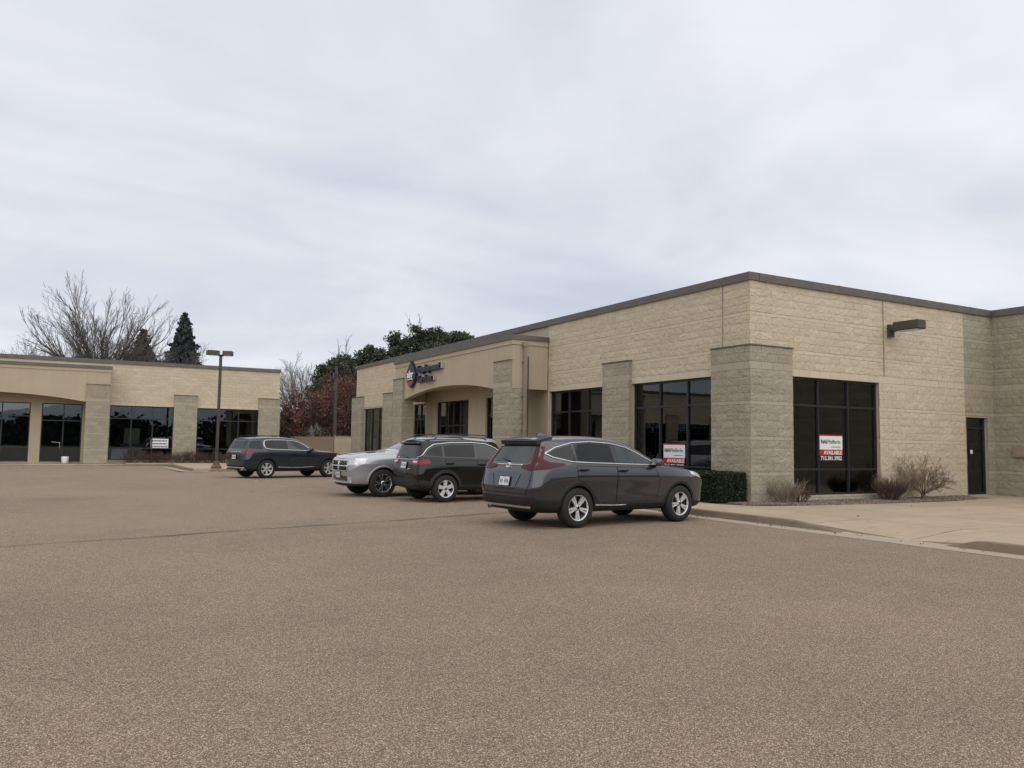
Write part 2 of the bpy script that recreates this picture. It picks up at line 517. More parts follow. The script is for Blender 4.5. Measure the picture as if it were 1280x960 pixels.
def slab(parent, x0, x1, y0, y1, z=0.13, ramp=None):
    m = MB()
    g = 0.011
    x0 += g; x1 -= g; y0 += g; y1 -= g
    nx, ny = (6, 6) if ramp else (1, 1)
    vs = []
    for j in range(ny + 1):
        for i in range(nx + 1):
            x = x0 + (x1 - x0) * i / nx; y = y0 + (y1 - y0) * j / ny
            vs.append((x, y, ramp(x, y) if ramp else z))
    fs = [(j * (nx + 1) + i, j * (nx + 1) + i + 1, (j + 1) * (nx + 1) + i + 1, (j + 1) * (nx + 1) + i) for j in range(ny) for i in range(nx)]
    m.add(vs, fs)
    rim = [(x0, y0), (x1, y0), (x1, y1), (x0, y1)]
    tz = [ramp(*p) if ramp else z for p in rim]
    m.add([(p[0], p[1], t) for p, t in zip(rim, tz)] + [(p[0], p[1], -0.02) for p in rim], [(0, 4, 5, 1), (1, 5, 6, 2), (2, 6, 7, 3), (3, 7, 4, 0)])
    o = m.build('slab', M['walk'], parent)
    o['tint'] = rng.uniform(-0.25, 0.25)
    return o


def rampz(x, y):
    t = max(0, min(1, (x - (KX + 0.17)) / 1.6))
    h = kerb_profile(y) - 0.005
    return h + (0.13 - h) * (t * t * (3 - 2 * t)) if h < 0.129 else 0.13


ys = [24.9, 22.8, 20.4, 18.0, 15.6, 13.2, 10.8, 8.4, 6.0, 3.6, 1.2, -1.0, -2.6, -4.2, -6.2, -8.2, -10.6, -13, -16]
for a, b in zip(ys[:-1], ys[1:]):
    slab(walk, KX + 0.17, -1.2, b, a, ramp=rampz if a < -2 else None)
    if a <= -1.0:
        xs = [-1.2, 0.9, 3.0, 5.4, 7.8, 10.62]
        for c, d in zip(xs[:-1], xs[1:]): slab(walk, c, d, b, a)
    else:
        slab(walk, -1.2, 0.0, b, a)
slab(walk, 8.9, 10.62, -1.0, 0.02)
boxobj('walk_bed', (KX + 0.1, -16, -0.02), (10.6, 24.9, 0.085), M['kerb'], walk)
bpy.data.objects['walk_bed'].data.transform(Matrix.Identity(4))
# keep the joint bed below the ramp
bpy.data.objects.remove(bpy.data.objects['walk_bed'])
m = MB()
m.box((KX + 0.17, -3.4, -0.02), (10.6, 24.9, 0.085)); m.box((-1.15, -16, -0.02), (10.6, -3.4, 0.085))
m.build('joint_bed', M['kerb'], walk)

# left-hand walk with its island, and its kerb
lk = [(-60, 33.35), (-15.2, 33.35), (-11.0, 33.3), (-10.2, 32.9), (-9.95, 32.0), (-9.9, 27.0), (-9.75, 25.7), (-9.3, 25.1), (-8.6, 24.9), (-2.8, 24.9)]


def rounded(pts, it=2):
    for _ in range(it):
        q = [pts[0]]
        for a, b in zip(pts[:-1], pts[1:]):
            q.append((a[0] * .75 + b[0] * .25, a[1] * .75 + b[1] * .25)); q.append((a[0] * .25 + b[0] * .75, a[1] * .25 + b[1] * .75))
        q.append(pts[-1]); pts = q
    return pts


lk = rounded(lk)
lkh = lambda x, y: 0.14 if x > -11.8 else (0.05 if x < -13.0 else 0.05 + 0.09 * (x + 13.0) / 1.2)
tag(strip('kerb', lk, [(-0.02, -0.05), (0.0, 0.0), (0.035, 0.93), (0.07, 1.0), (0.17, 1.0), (0.17, 0.3)], M['kerb'], lkh), 'concrete kerb curving out round the lamp post island', kind='structure')
tag(strip('gutter', lk, [(-0.42, 0.004), (0.0, 0.010)], M['gutter']), 'concrete gutter in front of the left building', kind='structure')
lw = empty('sidewalk'); tag(lw, 'concrete walk in front of the left building', kind='structure')
x = -60.0
while x < -10.5:
    slab(lw, x, x + 2.4, 33.5, 36.6, 0.075 if x < -13.4 else 0.13); x += 2.4
for yy in (25.05, 28.0, 31.0, 34.0):
    for xx in (-9.7, -7.4, -5.1):
        slab(lw, xx, xx + 2.3, yy, min(yy + 3.0, 36.6) if yy < 34 else 36.6)
boxobj('joint_bed', (-9.68, 25.1, -0.02), (-2.75, 36.6, 0.09), M['kerb'], lw)

# ------------------------------------------------------------------ masonry
BANDS_WALL = [(0.13, 0.80), ('s', 0.80, 0.90), (0.90, 1.70), ('s', 1.70, 1.80), (1.80, 2.60), ('s', 2.60, 2.70), (2.70, 3.40), ('s', 3.40, 3.60), (3.60, 4.0), ('s', 4.0, 4.1), (4.1, 4.9), ('s', 4.9, 5.0), (5.0, 5.8)]
BANDS_PIL = [(0.13, 0.80), ('s', 0.80, 0.90), (0.90, 1.70), ('s', 1.70, 1.80), (1.80, 2.60), ('s', 2.60, 2.70), (2.70, 3.50), ('s', 3.50, 3.70), (3.70, 4.6)]


def courses(bands, z0, z1):
    out = []
    for b in bands:
        s = b[0] == 's'
        a, c = (b[1], b[2]) if s else b
        n = 1 if s else max(1, round((c - a) / 0.2))
        for i in range(n):
            p, q = a + (c - a) * i / n, a + (c - a) * (i + 1) / n
            p, q = max(p, z0), min(q, z1)
            if q - p > 0.03: out.append((p, q, s))
    return out


def block_geo(rs, w, h, smooth, nx, nz, depth=0.016):
    """front face of one block, local x 0..w, z 0..h, outward is -y"""
    vs = []; fs = []
    if smooth:
        d = 0.004
        return [(0, 0.02, 0), (w, 0.02, 0), (w, 0.02, h), (0, 0.02, h), (0.003, -d, 0.003), (w - 0.003, -d, 0.003), (w - 0.003, -d, h - 0.003), (0.003, -d, h - 0.003)], \
            [(4, 5, 6, 7), (0, 1, 5, 4), (1, 2, 6, 5), (2, 3, 7, 6), (3, 0, 4, 7)]
    tilt = rs.uniform(-0.4, 0.4) * depth
    for j in range(nz + 1):
        for i in range(nx + 1):
            e = i in (0, nx) or j in (0, nz)
            x = w * i / nx; z = h * j / nz
            if not e: x += rs.uniform(-.3, .3) * w / nx; z += rs.uniform(-.3, .3) * h / nz
            y = -(rs.uniform(0.05, 0.75) if e else rs.uniform(0.1, 1.1)) * depth - tilt * (j / nz - 0.5)
            vs.append((x, min(y, 0.0), z))
    W = nx + 1
    for j in range(nz):
        for i in range(nx):
            a = j * W + i
            if rs.random() < .5: fs += [(a, a + 1, a + W + 1), (a, a + W + 1, a + W)]
            else: fs += [(a, a + 1, a + W), (a + 1, a + W + 1, a + W)]
    k = len(vs)
    ring = [(0, 0), (w, 0), (w, h), (0, h)]
    cor = [0, nx, nz * W + nx, nz * W]
    vs += [(x, 0.02, z) for x, z in ring]
    for q in range(4):
        fs.append((k + q, k + (q + 1) % 4, cor[(q + 1) % 4], cor[q]))
    return vs, fs


class Masonry:
    """collects blocks of one building; the largest in view become single parts"""
    def __init__(s, seed): s.b = []; s.r = random.Random(seed)
    def face(s, x, y, rz, L, z0, z1, mat, bands=BANDS_WALL, openings=(), stagger=True):
        du = (math.cos(rz), math.sin(rz))
        for ci, (p, q, sm) in enumerate(courses(bands, z0, z1)):
            cuts = [(0.0, L)]
            for (a, b, oz0, oz1) in openings:
                if q > oz0 + 0.02 and p < oz1 - 0.02:
                    nc = []
                    for (c, d) in cuts:
                        if b <= c or a >= d: nc.append((c, d)); continue
                        if a > c: nc.append((c, a))
                        if b < d: nc.append((b, d))
                    cuts = nc
            for (c, d) in cuts:
                off = 0.2 if (ci % 2 and stagger) else 0.0
                u = c
                k = math.floor((c + off) / 0.4 + 1e-6) + 1
                while u < d - 1e-4:
                    e = min(d, k * 0.4 - off); k += 1
                    if d - e < 0.07: e = d
                    if e - u > 0.03:
                        s.b.append((x + du[0] * u, y + du[1] * u, p, rz, e - u - 0.003, q - p - 0.003, sm, mat))
                    u = e
    def build(s, parent_for, root, near=300, fine=True):
        """parent_for: wall part that carries single blocks"""
        key = lambda b: (b[0] - CAM.x) ** 2 + (b[1] - CAM.y) ** 2 + (b[2] - CAM.z) ** 2
        s.b.sort(key=key)
        cache = {}
        for b in s.b[:near]:
            x, y, z, rz, w_, h, sm, mat = b
            var = s.r.randrange(8) if not sm else 0
            k = (round(w_, 2), round(h, 2), sm, mat, var)
            if k not in cache:
                m = MB(); vs, fs = block_geo(s.r, w_, h, sm, 6, 4)
                m.add(vs, fs)
                cache[k] = m.mesh('block', M[mat + '_s'] if sm else M[mat])
            o = link_obj('block', cache[k], parent_for, (x, y, z), rz)
            o['tint'] = s.r.uniform(-0.3, 0.35)
        rest = {}
        for b in s.b[near:]: rest.setdefault((b[7], b[6]), []).append(b)
        for (mat, sm), L in rest.items():
            m = MB()
            for (x, y, z, rz, w_, h, _, _) in L:
                dist = math.hypot(x - CAM.x, y - CAM.y)
                nx, nz = (5, 3) if dist < 32 else (3, 2)
                vs, fs = block_geo(s.r, w_, h, sm, nx, nz, 0.016 if dist < 32 else 0.012)
                c, sn = math.cos(rz), math.sin(rz)
                m.add([(x + c * a - sn * bb, y + sn * a + c * bb, z + cz) for a, bb, cz in vs], fs, 0, s.r.uniform(-0.3, 0.35))
            o = m.build('block_courses', M[mat + '_s'] if sm else M[mat], root)
            o['kind'] = 'stuff'


def wall_boxes(x, y, rz, L, z0, z1, openings, th=0.3, gap=0.012):
    """backing wall behind the blocks, with real openings; face sits gap behind the block plane"""
    m = MB(); c, s = math.cos(rz), math.sin(rz)
    def bx(u0, u1, a, b):
        if u1 - u0 < 1e-3 or b - a < 1e-3: return
        k = len(m.v)
        m.box((u0, gap, a), (u1, th, b))
        for i in range(k, len(m.v)):
            px_, py_, pz_ = m.v[i]
            m.v[i] = (x + c * px_ - s * py_, y + s * px_ + c * py_, pz_)
    u = 0.0
    for (a, b, oz0, oz1) in sorted(openings):
        bx(u, a, z0, z1)
        bx(a, b, z0, oz0); bx(a, b, oz1, z1)
        u = b
    bx(u, L, z0, z1)
    return m


def window(parent, x, y, rz, L0, L1, z0, z1, cols, rails, recess=0.10, bar=0.055, name='window', mat='bronze'):
    """window part (the frame) with its panes as sub-parts; u runs from L0 to L1 along the wall"""
    m = MB(); c, s = math.cos(rz), math.sin(rz)
    W = L1 - L0
    us = [0] + [W * t for t in cols] + [W]
    zs = [z0] + rails + [z1]
    d0, d1 = recess, recess + 0.11
    for i, u in enumerate(us):
        a = u if i == 0 else (u - bar if i == len(us) - 1 else u - bar / 2)
        m.box((a, d0, z0), (a + bar, d1, z1))
    for i in range(len(us) - 1):
        a = us[i] + (bar if i == 0 else bar / 2); b = us[i + 1] - (bar if i == len(us) - 2 else bar / 2)
        for j, z in enumerate(zs):
            q = z if j == 0 else (z - bar if j == len(zs) - 1 else z - bar / 2)
            m.box((a, d0 + 0.006, q), (b, d1 - 0.006, q + bar))
    loc = (x + c * L0, y + s * L0, 0)
    o = m.build(name, M[mat], parent, loc, rz)
    for i in range(len(us) - 1):
        for j in range(len(zs) - 1):
            p = MB()
            p.box((us[i] + 0.01, d0 + 0.05, zs[j] + 0.01), (us[i + 1] - 0.01, d0 + 0.056, zs[j + 1] - 0.01))
            # only the front and back skin of the sheet
            me = p.build('pane', M['glass'], o)
    if z0 > 0.15:
        sm = MB(); sm.box((-0.0, -0.02, z0 - 0.05), (W, d1, z0 - 0.002))
        sm.build('sill', M['concrete_base'], o)
    return o


def coping(parent, segs, z0=5.8, z1=6.0, th=0.34, name='coping', mat='coping', proud=0.05):
    for (x, y, rz, L) in segs:
        m = MB(); m.box((-proud, -proud, z0), (L + proud, th, z1))
        # hemmed drip edge and sheet joints
        m.box((-proud, -proud - 0.012, z0 - 0.012), (L + proud, -proud + 0.004, z0 + 0.03))
        u = 3.0
        while u < L - 0.5:
            m.box((u, -proud - 0.006, z0 + 0.032), (u + 0.06, -proud + 0.002, z1 + 0.004)); u += 3.05
        m.build(name, M[mat], parent, (x, y, 0), rz)


COLS3 = [1 / 3, 2 / 3]
RAILS = [0.95, 2.66]
HEAD = 3.4
W0B = 0.27


def arch_wall(parent, x, y, rz, L, a0, a1, zs, za, z0, z1, th=0.28, name='portico_wall', mat='eifs'):
    """stucco front with a segmental arch: outline from u=0..L, opening a0..a1"""
    c, s = math.cos(rz), math.sin(rz)
    h = za - zs; half = (a1 - a0) / 2
    Rr = (half * half + h * h) / (2 * h); cx = (a0 + a1) / 2; cz = za - Rr
    m = MB(); N = 28
    arc = []
    for i in range(N + 1):
        u = a0 + (a1 - a0) * i / N
        arc.append((u, cz + math.sqrt(max(0, Rr * Rr - (u - cx) ** 2))))
    def quad(p, q):   # column from arc to top
        pass
    cells = [((0, z0), (a0, z0))] if a0 > 0.01 else []
    line = ([(0, z0), (a0, z0)] if a0 > 0.01 else []) + arc + ([(a1, z0), (L, z0)] if a1 < L - 0.01 else [])
    vs = []; fs = []
    for (u, z) in line: vs += [(u, 0, z), (u, 0, z1), (u, th, z), (u, th, z1)]
    for i in range(len(line) - 1):
        if abs(line[i][0] - line[i + 1][0]) < 1e-6:
            k, q = i * 4, (i + 1) * 4
            fs.append((k, q, q + 2, k + 2)); continue
        k, q = i * 4, (i + 1) * 4
        fs += [(k, q, q + 1, k + 1), (k + 2, k + 3, q + 3, q + 2), (k, k + 2, q + 2, q), (k + 1, q + 1, q + 3, k + 3)]
    e = (len(line) - 1) * 4
    fs += [(0, 1, 3, 2), (e, e + 2, e + 3, e + 1)]
    m.add(vs, fs)
    return m.build(name, M[mat], parent, (x, y, 0), rz)


# ================================================================== RIGHT (corner) BUILDING
rb = empty('shop_building', (0, 0, 0), 0, 'tan split block shop building on the right with corner pillar, arched entrance and dark windows', 'building')
mas = Masonry(11)
YE = 31.3          # far end of the front
# facade 1: faces -X; rz = -90deg, u runs towards -Y; origin at the far end
F1 = (0.0, YE, -PI / 2)
def u1(yv): return YE - yv
W1 = (1.27, 4.84); W2 = (6.21, 9.62); W0 = (26.44, 29.87)
f1_open = [(u1(W1[1]), u1(W1[0]), W0B, HEAD), (u1(W2[1]), u1(W2[0]), W0B, HEAD), (u1(W0[1]), u1(W0[0]), W0B, HEAD),
           (u1(14.6), u1(11.3), 0.15, HEAD), (u1(19.6), u1(16.2), 0.15, HEAD), (u1(22.4), u1(20.9), 0.15, HEAD)]
# masonry only on the shop-front ends, stucco behind the portico
wa = wall_boxes(F1[0], F1[1], F1[2], u1(21.0), 0.0, 5.8, [o for o in f1_open if o[1] <= u1(21.0) + .01 and o[0] < u1(23)])
front_wall = wall_boxes(0.0, 9.7, -PI / 2, 9.7 - 0.012, 0.0, 5.8, [(9.7 - W2[1], 9.7 - W2[0], W0B, HEAD), (9.7 - W1[1], 9.7 - W1[0], W0B, HEAD)]).build('front_wall', M['mortar_t'], rb)
wall_boxes(0.0, YE, -PI / 2, YE - 24.0, 0.0, 5.8, [(u1(W0[1]), u1(W0[0]), W0B, HEAD)]).build('front_wall', M['mortar_t'], rb)
wall_boxes(0.0, 24.0, -PI / 2, 24.0 - 9.7, 0.0, 5.8, [(24 - 22.4, 24 - 20.9, 0.15, HEAD), (24 - 19.6, 24 - 16.2, 0.15, HEAD), (24 - 14.6, 24 - 11.3, 0.15, HEAD)], gap=0.02).build('recess_wall', M['eifs'], rb)
mas.face(0.0, 9.7, -PI / 2, 9.7, 0.13, 5.8, 'tan', BANDS_WALL, [(9.7 - W2[1], 9.7 - W2[0], 0, HEAD), (9.7 - W1[1], 9.7 - W1[0], 0, HEAD)])
mas.face(0.0, YE, -PI / 2, YE - 21.2, 3.5, 5.8, 'tan', BANDS_WALL)
mas.face(0.0, YE, -PI / 2, YE - W0[1], 0.13, 3.5, 'tan', BANDS_WALL)
# facade 2: faces -Y; rz=0, u runs +X
D2 = (9.15, 10.28)
side_wall = wall_boxes(0.013, 0.0, 0.0, 10.63, 0.0, 5.8, [(1.43 - .013, 5.04 - .013, W0B, HEAD), (D2[0], D2[1], 0.15, 2.55)]).build('side_wall', M['mortar_t'], rb)
mas.face(0.0, 0.0, 0.0, 9.11, 0.13, 5.8, 'tan', BANDS_WALL, [(1.43, 5.04, 0, HEAD)])
mas.face(9.11, 0.0, 0.0, 1.52, 0.13, 5.8, 'gry', BANDS_WALL, [(D2[0] - 9.11, D2[1] - 9.11, 0, 2.55)])
# far end wall and its return, facing +Y
boxobj('end_wall', (0.02, YE - 0.3, 0), (16, YE - 0.001, 5.8), M['mortar_t'], rb)
# wing that steps out towards the lot
wing = boxobj('wing_wall', (10.642, -9.0, 0), (10.95, -0.002, 5.8), M['mortar_g'], rb)
mas.face(10.63, 0.0, -PI / 2, 9.0, 0.13, 5.8, 'gry', BANDS_WALL)
boxobj('wing_wall', (10.95, -9.0, 0), (24, -8.7, 5.8), M['mortar_g'], rb)
# pilasters on the front: corner, then the plain ones (project 0.12)
PP = 0.12


def pilaster(x, y, rz, L, ztop, mas, parent, left=True, right=True, mat='gry', p=PP, name='pilaster'):
    """projects p from the wall line through (x,y) along rz"""
    c, s = math.cos(rz), math.sin(rz)
    nx, ny = s, -c                      # outward
    m = MB(); m.box((0.012, -p + 0.012, 0.0), (L - 0.012, 0.03, ztop - 0.002))
    o = m.build(name, M['mortar_g'], parent, (x, y, 0), rz)
    mas.face(x + nx * p, y + ny * p, rz, L, 0.13, ztop, mat, BANDS_PIL)
    if left: mas.face(x, y, rz - PI / 2, p, 0.13, ztop, mat, BANDS_PIL) if False else mas.face(x, y, rz - PI / 2, p, 0.13, ztop, mat, BANDS_PIL)
    if right: mas.face(x + c * L + nx * p, y + s * L + ny * p, rz + PI / 2, p, 0.13, ztop, mat, BANDS_PIL)
    t = MB(); t.box((-0.025, -p - 0.035, ztop), (L + 0.025, 0.03, ztop + 0.035))
    t.build('cap', M['coping'], o)
    return o


# corner pilaster as an L of two faces
cp = MB()
cp.box((-PP + 0.012, -PP + 0.012, 0), (0.03, 1.258, 4.098)); cp.box((0.03, -PP + 0.012, 0), (1.398, 0.03, 4.098))
cpo = cp.build('corner_pilaster', M['mortar_g'], rb)
mas.face(-PP, 1.27, -PI / 2, 1.27 + PP, 0.13, 4.1, 'gry', BANDS_PIL)
mas.face(-PP, -PP, 0.0, 1.41 + PP, 0.13, 4.1, 'gry', BANDS_PIL)
mas.face(1.41, -PP, PI / 2, PP, 0.13, 4.1, 'gry', BANDS_PIL)
mas.face(0.0, 1.27, PI, PP, 0.13, 4.1, 'gry', BANDS_PIL)
cc_ = MB()
cc_.box((-PP - 0.035, -PP - 0.035, 4.1), (0.03, 1.295, 4.13)); cc_.box((0.03, -PP - 0.035, 4.1), (1.435, 0.03, 4.13))
cc_.build('cap', M['coping'], cpo)
pilaster(0.0, 6.21, -PI / 2, 6.21 - 4.84, 4.1, mas, rb)
pilaster(0.0, 26.44, -PI / 2, 1.45, 4.1, mas, rb)
pilaster(0.0, 31.75, -PI / 2, 31.75 - 29.87, 4.1, mas, rb)
# windows of the right building
w1 = window(rb, 0, W1[1], -PI / 2, 0, W1[1] - W1[0], W0B, HEAD, COLS3, RAILS)
w2 = window(rb, 0, W2[1], -PI / 2, 0, W2[1] - W2[0], W0B, HEAD, COLS3, RAILS)
w0 = window(rb, 0, W0[1], -PI / 2, 0, W0[1] - W0[0], W0B, HEAD, COLS3, RAILS)
ws = window(rb, 1.43, 0, 0, 0, 3.61, W0B, HEAD, COLS3, RAILS)
window(rb, 0, 14.6, -PI / 2, 0, 3.3, 0.16, HEAD, [0.5], [2.66])
window(rb, 0, 22.4, -PI / 2, 0, 1.5, 0.16, HEAD, [0.5], [2.66])
dr = window(rb, 0, 19.6, -PI / 2, 0, 3.4, 0.16, HEAD, [0.27, 0.5, 0.73], [2.3], name='entrance_doors')
for k in (0.47, 0.53):
    h = MB(); h.tube([(3.4 * k, 0.05, 0.95), (3.4 * k, 0.05, 1.5)], 0.014, 6); h.build('handle', M['chrome'], dr)
sd_ = window(rb, D2[0], 0, 0, 0, D2[1] - D2[0], 0.16, 2.55, [], [2.22], name='side_door')
hh = MB(); hh.box((0.05, 0.09, 1.05), (0.10, 0.02, 1.25)); hh.build('handle', M['brass'], sd_)
nt = MB(); nt.box((0.42, 0.147, 1.42), (0.55, 0.149, 1.54)); nt.build('notice', M['sign_white'], sd_)
# blinds behind some windows
def blinds(win, u0, u1, z0, z1, step=0.12):
    m = MB(); u = u0
    while u < u1:
        m.box((u, 0.30, z0), (u + step * 0.93, 0.312, z1)); u += step
    m.build('blind', M['blind'], win)
blinds(w0, 0.1, 2.0, 0.3, 3.3)
blinds(w2, 1.9, 3.3, 0.3, 3.3, 0.16)
blinds(dr, 0.15, 0.8, 0.3, 3.3, 0.2); blinds(dr, 1.8, 2.5, 0.2, 3.3, 0.2)
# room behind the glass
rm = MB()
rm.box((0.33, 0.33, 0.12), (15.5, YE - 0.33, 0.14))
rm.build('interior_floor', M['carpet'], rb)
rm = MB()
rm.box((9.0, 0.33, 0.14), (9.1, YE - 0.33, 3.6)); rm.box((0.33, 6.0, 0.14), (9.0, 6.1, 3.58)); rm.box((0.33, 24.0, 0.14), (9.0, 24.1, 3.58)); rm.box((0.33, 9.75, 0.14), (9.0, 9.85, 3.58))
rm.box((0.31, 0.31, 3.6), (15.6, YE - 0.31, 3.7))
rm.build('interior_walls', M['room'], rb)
# roof deck and copings
boxobj('roof', (0.3, 0.3, 5.6), (24, YE - 0.3, 5.72), M['roofing'], rb)
boxobj('roof', (10.95, -8.7, 5.61), (24, 0.3, 5.71), M['roofing'], rb)
coping(rb, [(0, YE, -PI / 2, YE), (0.346, 0, 0, 10.23), (10.63, 0.34, -PI / 2, 9.34), (10.98, -9.0, 0, 13)])
jt = MB(); jt.box((5.245, -0.034, 3.6), (5.262, 0.0, 5.78)); jt.build('control_joint', M['mortar_g'], rb)
jt = MB(); jt.box((-0.034, 0.93, 4.14), (0.0, 0.945, 5.78)); jt.build('control_joint', M['mortar_g'], rb)
# concrete footing strip under the side window
boxobj('footing', (1.45, -0.05, 0.1), (5.02, 0.09, W0B - 0.055), M['concrete_base'], rb)
boxobj('footing', (-0.05, 1.3, 0.1), (0.09, 4.8, W0B - 0.055), M['concrete_base'], rb)


def portico(root, mas, ox, oy, rz, L, depth, ztop, pw=1.2, side_u0=True, side_u1=True):
    """stucco portico: front runs along rz from (ox,oy) for L, arch between pillars; depth back to the wall. local frame: u, depth(+y), z"""
    c, s = math.cos(rz), math.sin(rz)
    wp = lambda u, d: (ox + c * u - s * d, oy + s * u + c * d)
    def part(name, boxes, mat, parent=root):
        m = MB()
        for b in boxes: m.box(*b)
        return m.build(name, mat, parent, (ox, oy, 0), rz)
    zt = ztop - 0.17
    arch_wall(root, ox, oy, rz, L, pw, L - pw, 3.48, 3.86, 3.46, zt)
    # side cheeks, soffit
    for u in (0.0, L - 0.28):
        part('portico_side', [((u, 0.281, 3.46), (u + 0.28, depth - 0.03, zt - 0.001))], M['eifs'])
    part('soffit', [((0.281, 0.281, 3.92), (L - 0.281, depth - 0.03, 4.0))], M['eifs'])
    part('portico_roof', [((0.2, 0.2, zt - 0.12), (L - 0.2, depth - 0.03, zt - 0.02))], M['roofing'])
    # raised stucco frieze under the coping
    part('frieze', [((-0.03, -0.03, zt - 0.17), (L + 0.03, 0.27, zt)), ((-0.031, 0.2701, zt - 0.17), (0.2, depth - 0.035, zt)), ((L - 0.2, 0.2701, zt - 0.17), (L + 0.031, depth - 0.035, zt))], M['eifs'])
    part('coping', [((-0.07, -0.07, zt), (L + 0.07, 0.3, ztop)), ((-0.072, 0.3001, zt), (0.3, depth - 0.03, ztop)), ((L - 0.3, 0.3001, zt), (L + 0.072, depth - 0.03, ztop))], M['coping'])
    # pillars
    for a in (0.0, L - pw):
        o = part('pillar', [((a + 0.012, -0.088, 0.0), (a + pw - 0.012, 0.438, 3.45)), ((a + 0.012, -0.088, 3.45), (a + pw - 0.012, -0.004, 4.448))], M['mortar_g'])
        x, y = wp(a, -0.1); mas.face(x, y, rz, pw, 0.13, 4.45, 'gry', BANDS_PIL)
        x, y = wp(a, 0.45); mas.face(x, y, rz - PI / 2, 0.55, 0.13, 3.45, 'gry', BANDS_PIL)
        x, y = wp(a + pw, -0.1); mas.face(x, y, rz + PI / 2, 0.55, 0.13, 3.45, 'gry', BANDS_PIL)
        part('cap', [((a - 0.015, -0.135, 4.45), (a + pw + 0.015, 0.0, 4.475))], M['coping'], None).parent = o
        bpy.context.view_layer.update()
    # stucco joints: vertical reveals in line with the pillars
    for u in (pw, L - pw):
        part('reveal', [((u - 0.008, -0.004, 4.5), (u + 0.008, 0.01, zt - 0.18))], M['mortar_g'])


# nested transforms: caps sit under pillars that share the portico frame, so give them an identity offset
portico(rb, mas, -1.49, 21.05, -PI / 2, 21.05 - 9.7, 1.49, 5.36)
for o in bpy.data.objects:
    if o.name.startswith('cap') and o.parent and o.parent.name.startswith('pillar'):
        o.location = (0, 0, 0); o.rotation_euler = (0, 0, 0)
# downspout with leader head at the portico corner
ds = MB()
ds.box((-1.1, 9.52, 0.15), (-1.0, 9.6, 4.95)); ds.box((-1.13, 9.5, 4.95), (-0.97, 9.64, 5.1))
for z in (0.8, 2.0, 3.2, 4.4): ds.box((-1.12, 9.51, z), (-0.98, 9.695, z + 0.05))
ds.build('downspout', M['pipe'], rb)
cd = MB(); cd.tube([(-0.93, 9.55, 0.2), (-0.93, 9.55, 4.6)], 0.022, 6); cd.build('conduit', M['pole_steel'], rb)
mb_ = MB(); mb_.box((10.54, -0.95, 1.35), (10.6, -0.6, 1.65)); mb_.build('meter_box', M['pipe'], rb)
mas.build(side_wall, rb)

# ================================================================== LEFT BUILDING
LY = 36.54
lb = empty('shop_building', (-10, LY, 0), 0, 'long tan block shop building on the left behind the lamp post', 'building')
bpy.context.view_layer.update()
LX = -3.32
mas2 = Masonry(23)
lroot = lb
lb.location = (0, 0, 0)
wl = [(-8.13, -4.51), (-12.83, -9.42)]
XL = -46.0
lo = [(a - XL, b - XL, W0B, HEAD) for a, b in wl]
doors = [(-24.0, -22.3), (-20.7, -16.73), (-16.2, -14.21)]
lwin = wl + [(-27.9, -24.5), (-32.6, -29.0), (-37.2, -33.8), (-41.8, -38.4)]
all_open = [(a - XL, b - XL, W0B if (a, b) in lwin else 0.15, HEAD) for a, b in lwin + doors]
wall_boxes(XL, LY, 0, LX - 0.012 - XL, 0, 5.8, all_open).build('front_wall', M['mortar_t'], lb)
mas2.face(-12.95, LY, 0, LX + 12.95, 0.1, 5.8, 'tan', BANDS_WALL, [(a + 12.95, b + 12.95, 0, HEAD) for a, b in wl])
mas2.face(-29.0, LY, 0, 16.05, 5.0, 5.8, 'tan', BANDS_WALL)
mas2.face(XL, LY, 0, -24.35 - XL, 0.1, 5.8, 'tan', BANDS_WALL, [(a - XL, b - XL, 0, HEAD) for a, b in lwin if b < -24])
mas2.face(LX, LY, PI / 2, 3.0, 0.1, 5.8, 'tan', BANDS_WALL)
boxobj('end_wall', (LX - 0.3, LY + 0.301, 0), (LX - 0.012, LY + 14, 5.8), M['mortar_t'], lb)
boxobj('rear_wall', (XL, LY + 13.7, 0), (LX - 0.301, LY + 14, 5.79), M['mortar_t'], lb)
for (a, b) in [(-4.56, -3.26), (-9.44, -8.16)]:
    pilaster(a, LY, 0, b - a, 4.1, mas2, lb)
for a in (-28.95, -33.75, -38.35): pilaster(a, LY, 0, 1.25, 4.1, mas2, lb)
for a, b in lwin: window(lb, a, LY, 0, 0, b - a, W0B, HEAD, COLS3, RAILS)
window(lb, -20.7, LY, 0, 0, 3.97, 0.16, HEAD, COLS3, RAILS)
window(lb, -24.0, LY, 0, 0, 1.7, 0.16, HEAD, [0.5], RAILS)
ld = window(lb, -16.2, LY, 0, 0, 1.99, 0.16, HEAD, [0.54], [2.45], name='entrance_door')
h = MB(); h.tube([(0.95, 0.045, 0.9), (0.95, 0.045, 1.25)], 0.016, 6); h.tube([(0.55, 0.05, 1.26), (0.95, 0.05, 1.22)], 0.014, 6); h.build('handle', M['chrome'], ld)
portico(lb, mas2, -24.35, LY - 1.49, 0, 24.35 - 12.95, 1.49, 5.5, pw=1.15)
for o in bpy.data.objects:
    if o.name.startswith('cap') and o.parent and o.parent.name.startswith('pillar'):
        o.location = (0, 0, 0); o.rotation_euler = (0, 0, 0)
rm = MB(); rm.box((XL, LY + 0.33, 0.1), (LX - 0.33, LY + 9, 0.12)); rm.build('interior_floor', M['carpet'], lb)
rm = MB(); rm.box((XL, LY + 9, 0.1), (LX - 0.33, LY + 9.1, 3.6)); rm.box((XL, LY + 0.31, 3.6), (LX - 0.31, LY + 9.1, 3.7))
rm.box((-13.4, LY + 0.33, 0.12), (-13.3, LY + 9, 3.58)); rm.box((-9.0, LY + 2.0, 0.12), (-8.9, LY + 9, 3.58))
rm.build('interior_walls', M['room'], lb)
